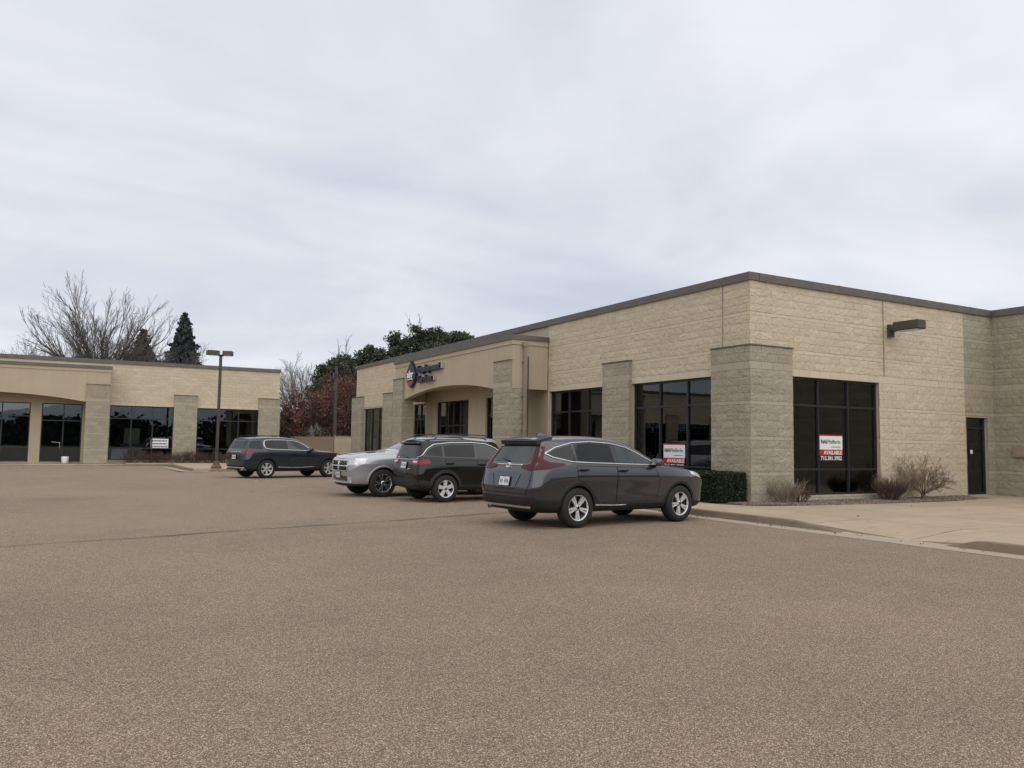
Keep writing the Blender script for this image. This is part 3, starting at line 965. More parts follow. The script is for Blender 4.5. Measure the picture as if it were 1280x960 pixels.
boxobj('roof', (XL, LY + 0.3, 5.6), (LX - 0.3, LY + 13.7, 5.72), M['roofing'], lb)
coping(lb, [(XL, LY, 0, LX - XL), (LX, LY + 0.345, PI / 2, 13.6)])
mas2.build(lb, lb, near=0)


# ------------------------------------------------------------------ enclosure between the buildings
en = empty('screen_wall', (0, 0, 0), 0, 'low tan block screen wall between the two buildings below the burgundy tree', 'wall')
m = MB(); m.box((-1.08, 31.642, 0), (0.0, 31.9, 1.8)); m.build('wall_core', M['mortar_t'], en)
m3 = Masonry(4)
m3.face(-1.1, 31.63, 0, 1.1, 0.1, 1.8, 'tan', BANDS_WALL)
m3.build(en, en, near=0)
m = MB(); m.box((-1.13, 31.6, 1.8), (0.0, 31.93, 1.84)); m.build('cap', M['concrete_base'], en)
fe = empty('board_fence', (0, 0, 0), 0, 'brown board fence running back from the low screen wall', 'fence')
L = 5.4
ang = math.atan2(36.9 - 31.95, -2.4 + 1.1)
nb = 36
for i in range(nb):
    t = i / nb
    o = MB(); o.box((0, -0.01, 0.03), (0.138, 0.012, 1.79 + rng.uniform(-0.01, 0.01)))
    o.build('board', M['wood'], fe, (-1.1 + (-1.3) * t, 31.95 + 4.95 * t, 0), ang)
m = MB(); m.box((0, -0.06, 0.4), (5.1, -0.012, 0.5)); m.box((0, -0.06, 1.4), (5.1, -0.012, 1.5))
m.build('rail', M['wood'], fe, (-1.1, 31.95, 0), ang)

# ------------------------------------------------------------------ store sign
ss = empty('store_sign', (-1.49, 18.8, 4.56), -PI / 2, 'navy store sign with drop-shaped emblem and raised lettering above the arched entrance', 'sign')
def drop(w, h, d, name, mat, y0, parent, zoff=0.0):
    pts = []
    for i in range(36):
        a = 2 * PI * i / 36
        x = math.sin(a); z = math.cos(a)
        k = (1 - 0.55 * (-z) ** 2.2) if z < 0 else (1 - 0.80 * z ** 1.15)
        pts.append((x * w / 2 * k, z * h / 2))
    m = MB(); n = len(pts)
    m.add([(x, y0, z + zoff) for x, z in pts] + [(x, y0 - d, z + zoff) for x, z in pts],
          [tuple(range(n, 2 * n))[::-1]] + [tuple(range(n))] + [(i, n + i, n + (i + 1) % n, (i + 1) % n) for i in range(n)])
    return m.build(name, mat, parent)
em = drop(1.12, 1.2, 0.13, 'emblem', M['navy'], -0.02, ss)
rd = MB()
pts = [(0.36 * math.sin(a), -0.14 - 0.36 * math.cos(a)) for a in [R(x) for x in range(-60, 61, 10)]]
rd.add([(x, -0.156, z) for x, z in pts] + [(x, -0.16, z) for x, z in pts], [tuple(range(len(pts), 2 * len(pts)))])
rd.build('red_field', M['sign_red'], em)
def lettering(s, size, mat, parent, loc, depth=0.0, bold=0.0, name='lettering', spacing=1.0, width=None):
    me = text_mesh(s, size, mat, depth, bold, spacing=spacing)
    o = link_obj(name, me, parent, loc)
    o.rotation_euler = (PI / 2, 0, 0)
    if width:
        xs = [v.co.x for v in me.vertices]; k = width / (max(xs) - min(xs))
        me.transform(Matrix.Diagonal((k, 1, 1, 1)))
    return o
lettering('abr', 0.44, M['sign_white'], em, (-0.38, -0.17, -0.14), 0.01, 0.012, width=0.76)
st = MB(); st.tube([(-0.34, -0.165, -0.24), (0, -0.165, -0.20), (0.34, -0.165, -0.24)], 0.025, 6); st.build('swoosh', M['sign_white'], em)
lettering('Employment', 0.40, M['navy'], ss, (0.70, -0.09, 0.04), 0.06, 0.016, width=2.45)
lettering('Services', 0.40, M['navy'], ss, (0.76, -0.09, -0.40), 0.06, 0.016, width=1.60)
bx = MB(); bx.box((3.18, -0.10, 0.05), (3.34, -0.005, 0.27)); bx.box((2.42, -0.10, -0.40), (2.54, -0.005, -0.22)); bx.build('raceway_end', M['eifs'], ss)

# ------------------------------------------------------------------ window signs
def avail_sign(loc, rz, w_, lab):
    k = w_ / 0.95
    w_ *= 0.94; k = w_ / 0.95
    r = empty('window_sign', loc, rz, lab, 'sign', 'for-lease signs hung in windows')
    m = MB(); m.box((0, -0.004, 0.32 * k), (0.95 * k, 0.004, 0.70 * k)); m.build('top_panel', M['sign_white'], r)
    m = MB(); m.box((-0.03 * k, -0.0035, 0.16 * k), (0.95 * k, 0.0035, 0.32 * k - .001)); m.build('red_band', M['sign_red'], r)
    m = MB(); m.box((0, -0.0035, 0.0), (0.95 * k, 0.0035, 0.16 * k - .001)); m.build('black_band', M['sign_black'], r)
    m = MB(); m.box((-0.03 * k, -0.003, 0.70 * k + .001), (0.95 * k, 0.003, 0.74 * k)); m.build('header', M['sign_red'], r)
    lettering('NAI', 0.155 * k, M['sign_black'], r, (0.04 * k, -0.007, 0.49 * k), 0.0, 0.006 * k, width=0.25 * k)
    lettering('Pfefferle', 0.155 * k, M['sign_green'], r, (0.31 * k, -0.007, 0.49 * k), 0.0, 0.003 * k, width=0.54 * k)
    m = MB(); m.box((0.46 * k, -0.0075, 0.385 * k), (0.86 * k, -0.0045, 0.405 * k)); m.build('rule', M['sign_red'], r)
    lettering('AVAILABLE', 0.15 * k, M['sign_white'], r, (0.16 * k, -0.007, 0.185 * k), 0.0, 0.004 * k, width=0.77 * k)
    lettering('715.381.3902', 0.155 * k, M['sign_white'], r, (0.03 * k, -0.007, 0.025 * k), 0.0, 0.004 * k, width=0.88 * k)
    return r
avail_sign((2.70, 0.13, 1.18), 0, 0.97, 'red, white and black lease sign hung in the large side wall window')
avail_sign((0.13, 3.50, 0.88), -PI / 2, 0.97, 'red, white and black lease sign in the front window above the grey car bonnet')
ls = empty('window_sign', (-10.60, LY + 0.14, 0.92), 0, 'plain white sign with dark lines of print in the left building window', 'sign')
m = MB(); m.box((0, -0.004, 0), (0.95, 0.004, 0.6)); m.build('panel', M['sign_white'], ls)
m = MB()
for z, a, b in ((0.44, 0.06, 0.88), (0.27, 0.05, 0.86), (0.10, 0.10, 0.90)):
    x = a
    while x < b: m.box((x, -0.008, z), (x + 0.05, -0.0045, z + 0.08)); x += 0.075
m.build('print', M['sign_black'], ls)
# things inside the left shop
tb = empty('table', (-12.70, LY + 0.26, 0.12), 0, 'white table inside the left building window', 'table')
m = MB(); m.box((0, 0, 0.74), (0.95, 0.6, 0.79)); m.build('tabletop', M['white'], tb)
m = MB(); m.box((0.06, 0.05, 0.05), (0.9, 0.08, 0.739)); m.build('front_panel', M['white'], tb)
for x, y in ((0.02, 0.1), (0.89, 0.1), (0.02, 0.52), (0.89, 0.52)):
    m = MB(); m.box((x, y, 0), (x + 0.04, y + 0.04, 0.739)); m.build('leg', M['brass'], tb)
bd = MB(); bd.box((0, 0, 0), (0.85, 0.05, 0.92)); bdo = bd.build('display_board', M['cardboard'], None, (-12.0, LY + 0.95, 1.2)); bdo.rotation_euler = (0, 0, 0)
tag(bdo, 'brown display board standing behind the white table in the left shop', 'board')
cb = MB(); cb.box((0, 0, 0), (1.2, 0.4, 1.08)); tag(cb.build('cabinet', M['room'], None, (-12.2, LY + 0.92, 0.12)), 'grey cabinet carrying the brown board inside the left shop', 'cabinet')
pl = MB(); pl.tube([(0, 0, 0), (0, 0, 0.02), (0, 0, 0.36), (0, 0, 0.38)], [0.14, 0.16, 0.19, 0.17], 12, cap=True)
tag(pl.build('bucket', M['white'], None, (-14.95, LY - 0.35, 0.08), smooth=True), 'small white bucket standing outside the left shop door', 'bucket')

# ------------------------------------------------------------------ lamps
wl_ = empty('wall_lamp', (5.53, 0, 4.9), 0, 'bronze box floodlight on a short arm high on the side wall', 'lamp')
m = MB(); m.box((-0.11, -0.10, -0.16), (0.11, -0.03, 0.2)); m.build('wall_plate', M['lamp_box'], wl_)
m = MB(); m.tube([(0, -0.1, 0.02), (0, -0.32, 0.04)], 0.05, 10); m.build('arm', M['lamp_box'], wl_)
hd = MB()
hd.box((-0.2, -1.02, -0.02), (0.2, -0.26, 0.23))
h = hd.build('lamp_head', M['lamp_box'], wl_); bevel_mesh(h, 0.015)
m = MB(); m.box((-0.16, -0.97, -0.034), (0.16, -0.36, -0.021)); m.build('lens', M['lens'], h)
lp = empty('street_lamp', (-8.63, 25.9, 0.13), 0, 'dark pole lamp with two box heads at the island in front of the left building', 'street lamp')
m = MB(); m.tube([(0, 0, 0), (0, 0, 0.10), (0, 0, 0.16), (0, 0, 0.36)], [0.24, 0.24, 0.17, 0.12], 16, cap=True); m.build('base', M['rust'], lp)
m = MB(); m.box((-0.065, -0.065, 0.3), (0.065, 0.065, 5.42)); bevel_mesh(m.build('pole', M['pole_steel'], lp), 0.012)
for s, rz in ((-1, R(8)), (1, R(8))):
    m = MB(); m.box((0.0, -0.03, -0.03), (0.14, 0.03, 0.05)); a = m.build('arm', M['pole_steel'], lp, (0, 0, 5.45), 0 if s > 0 else PI)
    m = MB(); m.box((0.10, -0.2, -0.05), (0.66 if s < 0 else 0.55, 0.2, 0.17)); hh = m.build('lamp_head', M['lamp_box'], lp, (0, 0, 5.5), (R(-22) if s > 0 else PI + R(6)))
    bevel_mesh(hh, 0.02)
    m = MB(); m.box((0.15, -0.16, -0.062), (0.5, 0.16, -0.051)); m.build('lens', M['lens'], hh)
m = MB(); m.box((-0.07, -0.07, 5.42), (0.07, 0.07, 5.46)); m.build('pole_cap', M['pole_steel'], lp)
up_ = empty('utility_pole', (1.72, 41.2, 0), 0, 'pale bare wooden utility pole rising above the burgundy tree', 'pole')
m = MB(); m.tube([(0, 0, 0), (0, 0, 6.9)], [0.13, 0.10], 10, cap=True); m.build('shaft', M['bark'], up_)
m = MB(); m.box((-0.2, -0.2, 6.0), (-0.12, 0.2, 6.4)); m.build('bracket', M['brass'], up_)


# ------------------------------------------------------------------ vegetation
def grow(mb_t, mb_c, rs, p, d, length, rad, level, maxl, spread, upk, nchild, split=2, sides=(6, 4, 3, 3, 3), minr=0.004, ratio=0.62):
    """recursive branch; levels below split go to the trunk mesh"""
    seg = 4 if level < 2 else 3
    pts = [p.copy()]; rads = [rad]
    dd = d.copy()
    for i in range(seg):
        dd = (dd + Vector((rs.gauss(0, 1), rs.gauss(0, 1), rs.gauss(0, 1))) * 0.10 + Vector((0, 0, upk))).normalized()
        p = p + dd * (length / seg)
        pts.append(p.copy()); rads.append(max(minr * 0.6, rad * (1 - 0.62 * (i + 1) / seg)))
    (mb_t if level < split else mb_c).tube(pts, rads, sides[min(level, len(sides) - 1)], 0, rs.uniform(0.05, 1))
    if level >= maxl: return
    n = nchild[min(level, len(nchild) - 1)]
    for k in range(n):
        t = 0.25 + 0.75 * (k + rs.random()) / n
        f = t * seg; i = min(int(f), seg - 1)
        q = pts[i].lerp(pts[i + 1], f - i)
        ax = (pts[i + 1] - pts[i]).normalized()
        side = ax.cross(Vector((rs.gauss(0, 1), rs.gauss(0, 1), rs.gauss(0, 1)))).normalized()
        a = R(rs.uniform(spread * 0.6, spread * 1.25))
        nd = (ax * math.cos(a) + side * math.sin(a)).normalized()
        grow(mb_t, mb_c, rs, q, nd, length * ratio * rs.uniform(0.75, 1.15) * (1.15 - 0.45 * t), max(minr, rads[i] * 0.6), level + 1, maxl, spread, upk, nchild, split, sides, minr, ratio)


def bare_tree(name, loc, lab, cat, stems, h, seed, lean, mats=('bark', 'bark'), nchild=(6, 5, 4, 4), maxl=3, spread=32, upk=0.07, rad=0.16, stem_from=0.8, minr=0.010, group=None, ratio=0.62, trunk=0.3, dome=0.0):
    rs = random.Random(seed)
    root = empty(name, loc, 0, lab, cat, group)
    t, c = MB(), MB()
    if stem_from > 0: t.tube([(0, 0, -0.05), (0, 0, stem_from * 0.4), (0, 0, stem_from)], [trunk * 1.2, trunk, trunk * 0.85], 9)
    for k in range(stems):
        a = 2 * PI * (k + rs.uniform(-.25, .25)) / stems
        tl = R(lean * (0.12 + 0.88 * math.sqrt((k * 0.618 + seed * .13) % 1.0)))
        d = Vector((math.cos(a) * math.sin(tl), math.sin(a) * math.sin(tl), math.cos(tl)))
        grow(t, c, rs, Vector((0.05 * math.cos(a), 0.05 * math.sin(a), stem_from * rs.uniform(0.75, 1.0))), d, h * rs.uniform(0.85, 1.1) * (1 - dome * (tl / R(lean)) ** 2), rad * rs.uniform(0.75, 1.1), 0, maxl, spread, upk, nchild, 1, minr=minr, ratio=ratio)
    t.build('trunk', M[mats[0]], root, smooth=True)
    c.build('crown', M[mats[1]], root, smooth=True)
    return root


def leafquads(m, rs, c, rad, n, size, droop=0.0, elong=1.0, shade=0.0):
    for _ in range(n):
        v = Vector((rs.gauss(0, 1), rs.gauss(0, 1), rs.gauss(0, 1))).normalized() * (rs.random() ** 0.45)
        p = Vector(c) + Vector((v.x * rad[0], v.y * rad[1], v.z * rad[2]))
        a = Vector((rs.gauss(0, 1), rs.gauss(0, 1), rs.gauss(0, 1) - droop)).normalized()
        b = a.cross(Vector((rs.gauss(0, 1), rs.gauss(0, 1), rs.gauss(0, 1)))).normalized()
        s = size * rs.uniform(0.6, 1.3)
        a *= s * elong; b *= s
        m.add([tuple(p - a * .5), tuple(p + b * .5), tuple(p + a * .5), tuple(p - b * .5)], [(0, 1, 2, 3)], 0, rs.random())


def spruce(name, loc, lab, h, r, seed, mat, dens=1.0, group=None):
    rs = random.Random(seed)
    root = empty(name, loc, 0, lab, 'tree', group)
    t = MB(); t.tube([(0, 0, 0), (0, 0, h * 0.5), (0, 0, h * 0.97)], [0.22, 0.13, 0.02], 8)
    t.build('trunk', M['bark'], root, smooth=True)
    m = MB()
    z = h * 0.03
    while z < h * 0.99:
        k = 1 - z / h
        rr = r * (k ** 0.9) * rs.uniform(0.85, 1.12) + 0.08
        nb = max(4, int(11 * k + 4))
        a0 = rs.uniform(0, 6)
        for i in range(nb):
            a = a0 + 2 * PI * i / nb + rs.uniform(-.2, .2)
            L = rr * rs.uniform(0.72, 1.12)
            n = max(3, int(L * 9 * dens))
            for j in range(n):
                f = (j + 0.5) / n
                q = (math.cos(a) * L * f, math.sin(a) * L * f, z - 0.28 * L * f * f + 0.12 * f * L * f)
                wd = 0.10 + 0.20 * (1 - f) * min(1, L)
                leafquads(m, rs, q, (wd, wd, 0.10), int(5 * dens) + 1, 0.17, 0.4, 1.8)
        z += 0.34 * (0.6 + 0.5 * k)
    m.build('crown', M[mat], root)
    return root


def pine(name, loc, lab, h, r, seed, group=None, base=0.25, mat='pine', clumps=46):
    rs = random.Random(seed)
    root = empty(name, loc, 0, lab, 'tree', group)
    t = MB(); t.tube([(0, 0, 0), (0.1, 0, h * 0.5), (0.0, 0.1, h * 0.93)], [0.24, 0.16, 0.05], 8)
    m = MB()
    for i in range(clumps):
        f = base + (1 - base) * (i + rs.random()) / clumps
        zz = h * f
        rr = r * (0.35 + 0.75 * math.sin(PI * min(1, (1.02 - f) / (1 - base) * 0.62 + 0.05))) * rs.uniform(0.45, 1.1)
        a = rs.uniform(0, 2 * PI)
        tip = Vector((math.cos(a) * rr, math.sin(a) * rr, zz + rr * 0.18))
        t.tube([(0, 0, zz - rr * 0.25), tuple(tip * 0.6 + Vector((0, 0, zz * 0.4 - rr * 0.05))), tuple(tip)], [0.05, 0.04, 0.015], 4)
        for q in range(6):
            g = rs.uniform(0.25, 1.05)
            c = (tip.x * g + rs.gauss(0, .25), tip.y * g + rs.gauss(0, .25), zz + rr * 0.15 * g + rs.gauss(0, .2))
            leafquads(m, rs, c, (0.6, 0.6, 0.42), 40, 0.14, -0.5, 2.6)
    t.build('trunk', M['bark'], root, smooth=True)
    m.build('crown', M[mat], root)
    return root


bare_tree('maple_tree', (-12.75, 58, 0), 'large bare many-stemmed tree with a wide round crown above the left building roof', 'tree', 34, 7.1, 5, 64, nchild=(9, 7, 6), maxl=3, spread=24, upk=0.05, rad=0.075, stem_from=6.0, trunk=0.42, minr=0.0065, ratio=0.42, dome=0.18)
bare_tree('understorey_tree', (-15.0, 60, 0), 'low tangled bare tree at the left edge behind the left roof', 'tree', 8, 5.4, 8, 55, nchild=(8, 7, 5), maxl=3, spread=36, upk=0.03, rad=0.09, stem_from=3.2, minr=0.013)
bare_tree('understorey_tree', (-10.6, 61, 0), 'low tangled bare tree between the big bare tree and the spruce', 'tree', 8, 5.2, 9, 50, nchild=(8, 7, 5), maxl=3, spread=36, upk=0.03, rad=0.09, stem_from=3.4, minr=0.013)
bare_tree('understorey_tree', (-7.4, 60, 0), 'slim bare tree just left of the blue-green spruce', 'tree', 6, 4.6, 19, 30, nchild=(8, 6, 5), maxl=3, spread=34, upk=0.05, rad=0.07, stem_from=3.6, minr=0.012)
spruce('spruce_tree', (-6.05, 62, 0), 'blue-green pointed spruce right of the bare tree above the left roof', 12.9, 4.4, 7, 'spruce', 1.5)
spruce('conifer_tree', (-9.3, 63, 0), 'brownish conifer half hidden behind the bare tree', 11.4, 4.6, 17, 'browncon', 1.0)
bare_tree('bare_tree', (4.6, 62, 0), 'slender pale bare tree in the gap between the two buildings', 'tree', 8, 5.6, 13, 26, ('bark_l', 'bark_l'), nchild=(9, 7, 5), maxl=3, spread=27, upk=0.06, rad=0.085, stem_from=2.6, minr=0.012, ratio=0.48)
bare_tree('bare_tree', (9.6, 66, 0), 'bare tree standing up behind the pines', 'tree', 4, 7.6, 14, 16, ('bark', 'bark'), nchild=(8, 6, 4), maxl=3, spread=26, upk=0.08, rad=0.13, stem_from=2.5, minr=0.012, ratio=0.42)
bare_tree('bare_tree', (17.8, 66, 0), 'thin bare tree tip showing above the shop roof among pines', 'tree', 4, 10.5, 15, 12, ('bark', 'bark'), nchild=(8, 6, 4), maxl=3, spread=24, upk=0.08, rad=0.13, stem_from=2.5, minr=0.012, ratio=0.35)
PG = 'pines behind the corner building'
for x, y, lab, h, r in ((5.9, 56, 'dark pine leftmost of the row, just right of the pale pole', 8.1, 2.5), (8.3, 60, 'second dark pine, at the far end of the shop roof', 9.3, 2.9),
                        (11.4, 61, 'dark pine with a flat crown left of the tall group above the shop roof', 10.4, 2.8), (14.8, 62, 'dark pine just left of the widest one above the store sign', 12.1, 2.8),
                        (17.0, 61, 'widest dark pine rising above the store sign', 12.9, 3.4), (19.9, 62, 'dark pine at the right of the widest one above the roof', 12.9, 2.8), (22.6, 63, 'rightmost low pine tip peeping above the shop roof', 13.1, 2.6)):
    pine('pine_tree', (x, y, 0), lab, h, r, int(x * 10), PG, 0.08, clumps=84)


def leafy(name, loc, lab, h, r, seed, mat, bark, stems=6, leaves=4200, size=0.11, zlo=0.25, group=None, cat='tree'):
    root = bare_tree(name, loc, lab, cat, stems, h * 0.62, seed, 48, (bark, bark), nchild=(7, 6, 4), maxl=3, spread=34, upk=0.03, rad=0.10, stem_from=h * 0.16, minr=0.009, trunk=0.16, group=group)
    rs = random.Random(seed + 1)
    m = MB()
    for i in range(110):
        v = Vector((rs.gauss(0, 1), rs.gauss(0, 1), rs.gauss(0, 1))).normalized() * (rs.random() ** 0.4)
        c = (v.x * r, v.y * r, h * (zlo + 1) / 2 + v.z * h * (1 - zlo) / 2)
        leafquads(m, rs, c, (r * .27, r * .27, r * .2), leaves // 110, size, 0, 1.5)
    m.build('leaves', M[mat], root)
    return root


leafy('ornamental_tree', (0.9, 45.0, 0), 'burgundy twiggy tree behind the low screen wall between the buildings', 5.4, 2.1, 41, 'burg', 'twig_red')
leafy('ornamental_tree', (3.5, 46.5, 0), 'burgundy tree behind the utility pole, against the shop end wall', 6.9, 2.3, 42, 'burg', 'twig_red')
leafy('ornamental_tree', (-1.2, 49.0, 0), 'small burgundy tree beside the end of the left building', 3.4, 1.7, 43, 'burg', 'twig_red', leaves=1800)
leafy('ornamental_tree', (6.0, 49.0, 0), 'dusky burgundy tree tucked under the pines at the shop end wall', 6.6, 2.4, 44, 'burg', 'twig_red')
leafy('shrub', (0.2, 40.5, 0), 'pale green shrub showing over the board fence', 2.5, 1.1, 45, 'pine', 'bark_l', leaves=1300, cat='shrub')

# far wood on the far side of the street, seen only mirrored in glass and paint
def far_wood(name, x0, y0, x1, y1, n, seed, hr=(5, 11), lab='distant dark belt of trees across the street'):
    rs = random.Random(seed); m = MB()
    for i in range(n):
        t = rs.random(); x = x0 + (x1 - x0) * t + rs.gauss(0, 4); y = y0 + (y1 - y0) * t + rs.gauss(0, 4)
        h = rs.uniform(*hr)
        m.tube([(x, y, 0), (x, y, h * .8)], [0.3, 0.1], 5)
        for k in range(26):
            leafquads(m, rs, (x + rs.gauss(0, 2), y + rs.gauss(0, 2), h * rs.random() ** 1.4 * 0.95), (2, 2, 1.2), 13, 0.75, 0, 1.3)
    return tag(m.build(name, M['farwood']), lab, kind='stuff')
far_wood('far_woods', 20, -85, 120, -30, 110, 5, (7, 11))
far_wood('far_woods', -170, -70, 20, -105, 170, 6, (3.5, 6.5))
far_wood('far_woods', -8, 88, 60, 80, 80, 7, (3.5, 5.5), 'low wooded belt beyond the trees in the gap between the buildings')

# ------------------------------------------------------------------ planting bed, hedge and shrubs
bedp = rounded([(-0.95, -0.55), (-0.6, -0.95), (0.6, -1.15), (3.0, -1.30), (5.6, -1.42), (7.6, -1.15), (8.7, -0.55), (8.9, -0.1)])
bed = bedp + [(8.9, 0.0), (-0.12, 0.0), (-0.12, 5.9), (-1.2, 5.9), (-1.2, 0.2)]
sheet('planting_bed', bed, 0.142, M['mulch'])['label'] = 'brown mulch bed along the foot of the side wall'
rs = random.Random(77); m = MB()
for i in range(9000):
    x = rs.uniform(-0.8, 8.8)
    yo = -1.05 - 0.32 * math.sin(max(0, min(1, (x + 0.8) / 9.6)) * PI) if x > 0.4 else -0.6 - 0.3 * max(0, x + 0.5)
    if x > 7.6: yo *= (9.2 - x) / 1.6
    y = rs.uniform(yo, -0.03)
    s = rs.uniform(0.018, 0.042); z = 0.143
    a = rs.uniform(0, 6); h = s * rs.uniform(0.5, 0.9)
    vs = [(x + s * math.cos(a + k * 2.1) * rs.uniform(.7, 1.2), y + s * math.sin(a + k * 2.1) * rs.uniform(.7, 1.2), z - 0.004) for k in range(3)] + [(x + rs.gauss(0, s * .25), y + rs.gauss(0, s * .25), z + h)]
    m.add(vs, [(0, 1, 3), (1, 2, 3), (2, 0, 3)], 0, rs.random())
tag(m.build('bed_stones', M['mulch']), 'loose brown stones covering the bed', kind='stuff')


rs = random.Random(31); m = MB()
for i in range(110):
    t = rs.random()
    y = rs.uniform(-9, 4) if t < .7 else rs.uniform(-14, 24)
    x = KX - abs(rs.gauss(0, 0.10)) - 0.02 if t < .6 else rs.uniform(KX + .2, 3.5)
    z = 0.012 if x < KX else 0.135
    if x > KX and y < -2.6: z = rampz(x, y) + 0.004
    leafquads(m, rs, (x, y, z + 0.006), (0.02, 0.02, 0.004), 1, rs.uniform(0.02, 0.042), 0, 1.6)
tag(m.build('leaf_litter', M['bark_b']), 'scattered dry leaves along the kerb and gutter', kind='stuff')


def hedge(loc, sx, sy, sz, lab, seed, n):
    rs = random.Random(seed)
    r = empty('hedge', loc, 0, lab, 'hedge')
    core = MB(); core.box((0.09, 0.09, 0), (sx - 0.09, sy - 0.09, sz - 0.09)); core.build('inner_twigs', M['hedge'], r)
    m = MB()
    for i in range(n):
        q = rs.random()
        x, y, z = rs.uniform(0, sx), rs.uniform(0, sy), rs.uniform(0.02, sz)
        d = abs(rs.gauss(0, 0.035)) - 0.02
        bumpy = 0.035 * noise.noise(Vector((x * 2.3 + seed, y * 2.3, z * 2.3)))
        if q < 0.40: z = sz - d + bumpy
        elif q < 0.68: x = d - bumpy
        elif q < 0.92: y = d - bumpy
        elif q < 0.96: x = sx - d
        else: y = sy - d
        leafquads(m, rs, (x, y, z), (0.02, 0.02, 0.02), 1, 0.038, 0, 1.5)
    m.build('leaves', M['hedge'], r)
    return r


hedge((-1.15, -0.02, 0.13), 0.95, 4.9, 0.73, 'clipped dark green box hedge below the front window beside the corner pillar', 3, 26000)
bare_tree('round_shrub', (6.13, -0.55, 0.14), 'large round bare brown shrub right of the side window', 'shrub', 26, 0.98, 22, 76, ('bark_b', 'bark_b'), nchild=(9, 8, 5), maxl=3, spread=36, upk=0.05, rad=0.014, stem_from=0.18, minr=0.0026, trunk=0.06, ratio=0.40, dome=0.3)


def dry_shrub(loc, lab, h, seed, mat='dry', stems=60, lean=42, group='bare low shrubs along the walls', spread=0.2):
    rs = random.Random(seed)
    r = empty('low_shrub', loc, rs.uniform(0, 6), lab, 'shrub', group)
    t, c = MB(), MB()
    for k in range(stems):
        a = rs.uniform(0, 2 * PI); tl = R(lean * math.sqrt(rs.random()))
        d = Vector((math.cos(a) * math.sin(tl), math.sin(a) * math.sin(tl), math.cos(tl)))
        q = spread * math.sqrt(rs.random())
        grow(t, c, rs, Vector((math.cos(a) * q, math.sin(a) * q, 0)), d, h * rs.uniform(0.6, 1.0) * 0.85, 0.006, 0, 2, 26, 0.05, (5, 3), 1, (3, 3, 3), 0.0032, 0.5)
    t.build('stems', M[mat], r); c.build('twigs', M[mat], r)
    return r


dry_shrub((0.75, -0.42, 0.14), 'pale dry shrub at the foot of the corner pillar', 0.66, 51, 'bark_b', 70)
dry_shrub((1.25, -0.40, 0.14), 'reddish dry shrub under the left edge of the side window', 0.42, 52, 'dry', 55)
dry_shrub((4.55, -0.62, 0.14), 'dark red-brown shrub below the right edge of the side window', 0.62, 53, 'twig_red', 110)
dry_shrub((5.15, -0.40, 0.14), 'thin tan dry shrub between the dark shrub and the round bush', 0.78, 54, 'bark_b', 45)
for i, (x, hgt, lab) in enumerate([(-11.55, 0.75, 'low brown shrub under the white table window of the left building'), (-10.75, 0.8, 'low brown shrub under the white printed sign of the left building'), (-10.05, 0.7, 'low brown shrub just left of the first grey pilaster on the left building'), (-9.05, 0.85, 'round brown shrub in front of the first grey pilaster on the left building'), (-8.25, 0.85, 'round brown shrub at the right edge of the first grey pilaster on the left building'), (-7.4, 0.7, 'low brown shrub under the window left of the lamp post'), (-6.5, 0.7, 'low brown shrub just behind the lamp post'), (-5.5, 0.65, 'low brown shrub under the window right of the lamp post')]):
    dry_shrub((x, 35.95, 0.13), lab, hgt, 60 + i, 'dry', 75, 60, spread=0.28)
# ================================================================== CARS
def smooth_poly(p, closed=True, it=1):
    for _ in range(it):
        q = []
        n = len(p)
        for i in range(n if closed else n - 1):
            a, b = p[i], p[(i + 1) % n]
            q.append((a[0] * .78 + b[0] * .22, a[1] * .78 + b[1] * .22)); q.append((a[0] * .22 + b[0] * .78, a[1] * .22 + b[1] * .78))
        p = q if closed else [p[0]] + q[1:-1] + [p[-1]]
    return p


def inset(p, d):
    """shrink a closed polygon by d (either winding)"""
    A = sum(p[i][0] * p[(i + 1) % len(p)][1] - p[(i + 1) % len(p)][0] * p[i][1] for i in range(len(p)))
    s = 1 if A > 0 else -1
    out = []; n = len(p)
    for i in range(n):
        a, b, c = Vector(p[i - 1]), Vector(p[i]), Vector(p[(i + 1) % n])
        e1, e2 = (b - a).normalized(), (c - b).normalized()
        n1, n2 = Vector((-e1.y, e1.x)) * s, Vector((-e2.y, e2.x)) * s
        nn = (n1 + n2)
        if nn.length < 1e-6: nn = n1
        nn.normalize()
        k = d / max(0.4, nn.dot(n1))
        out.append(tuple(b + nn * k))
    return out


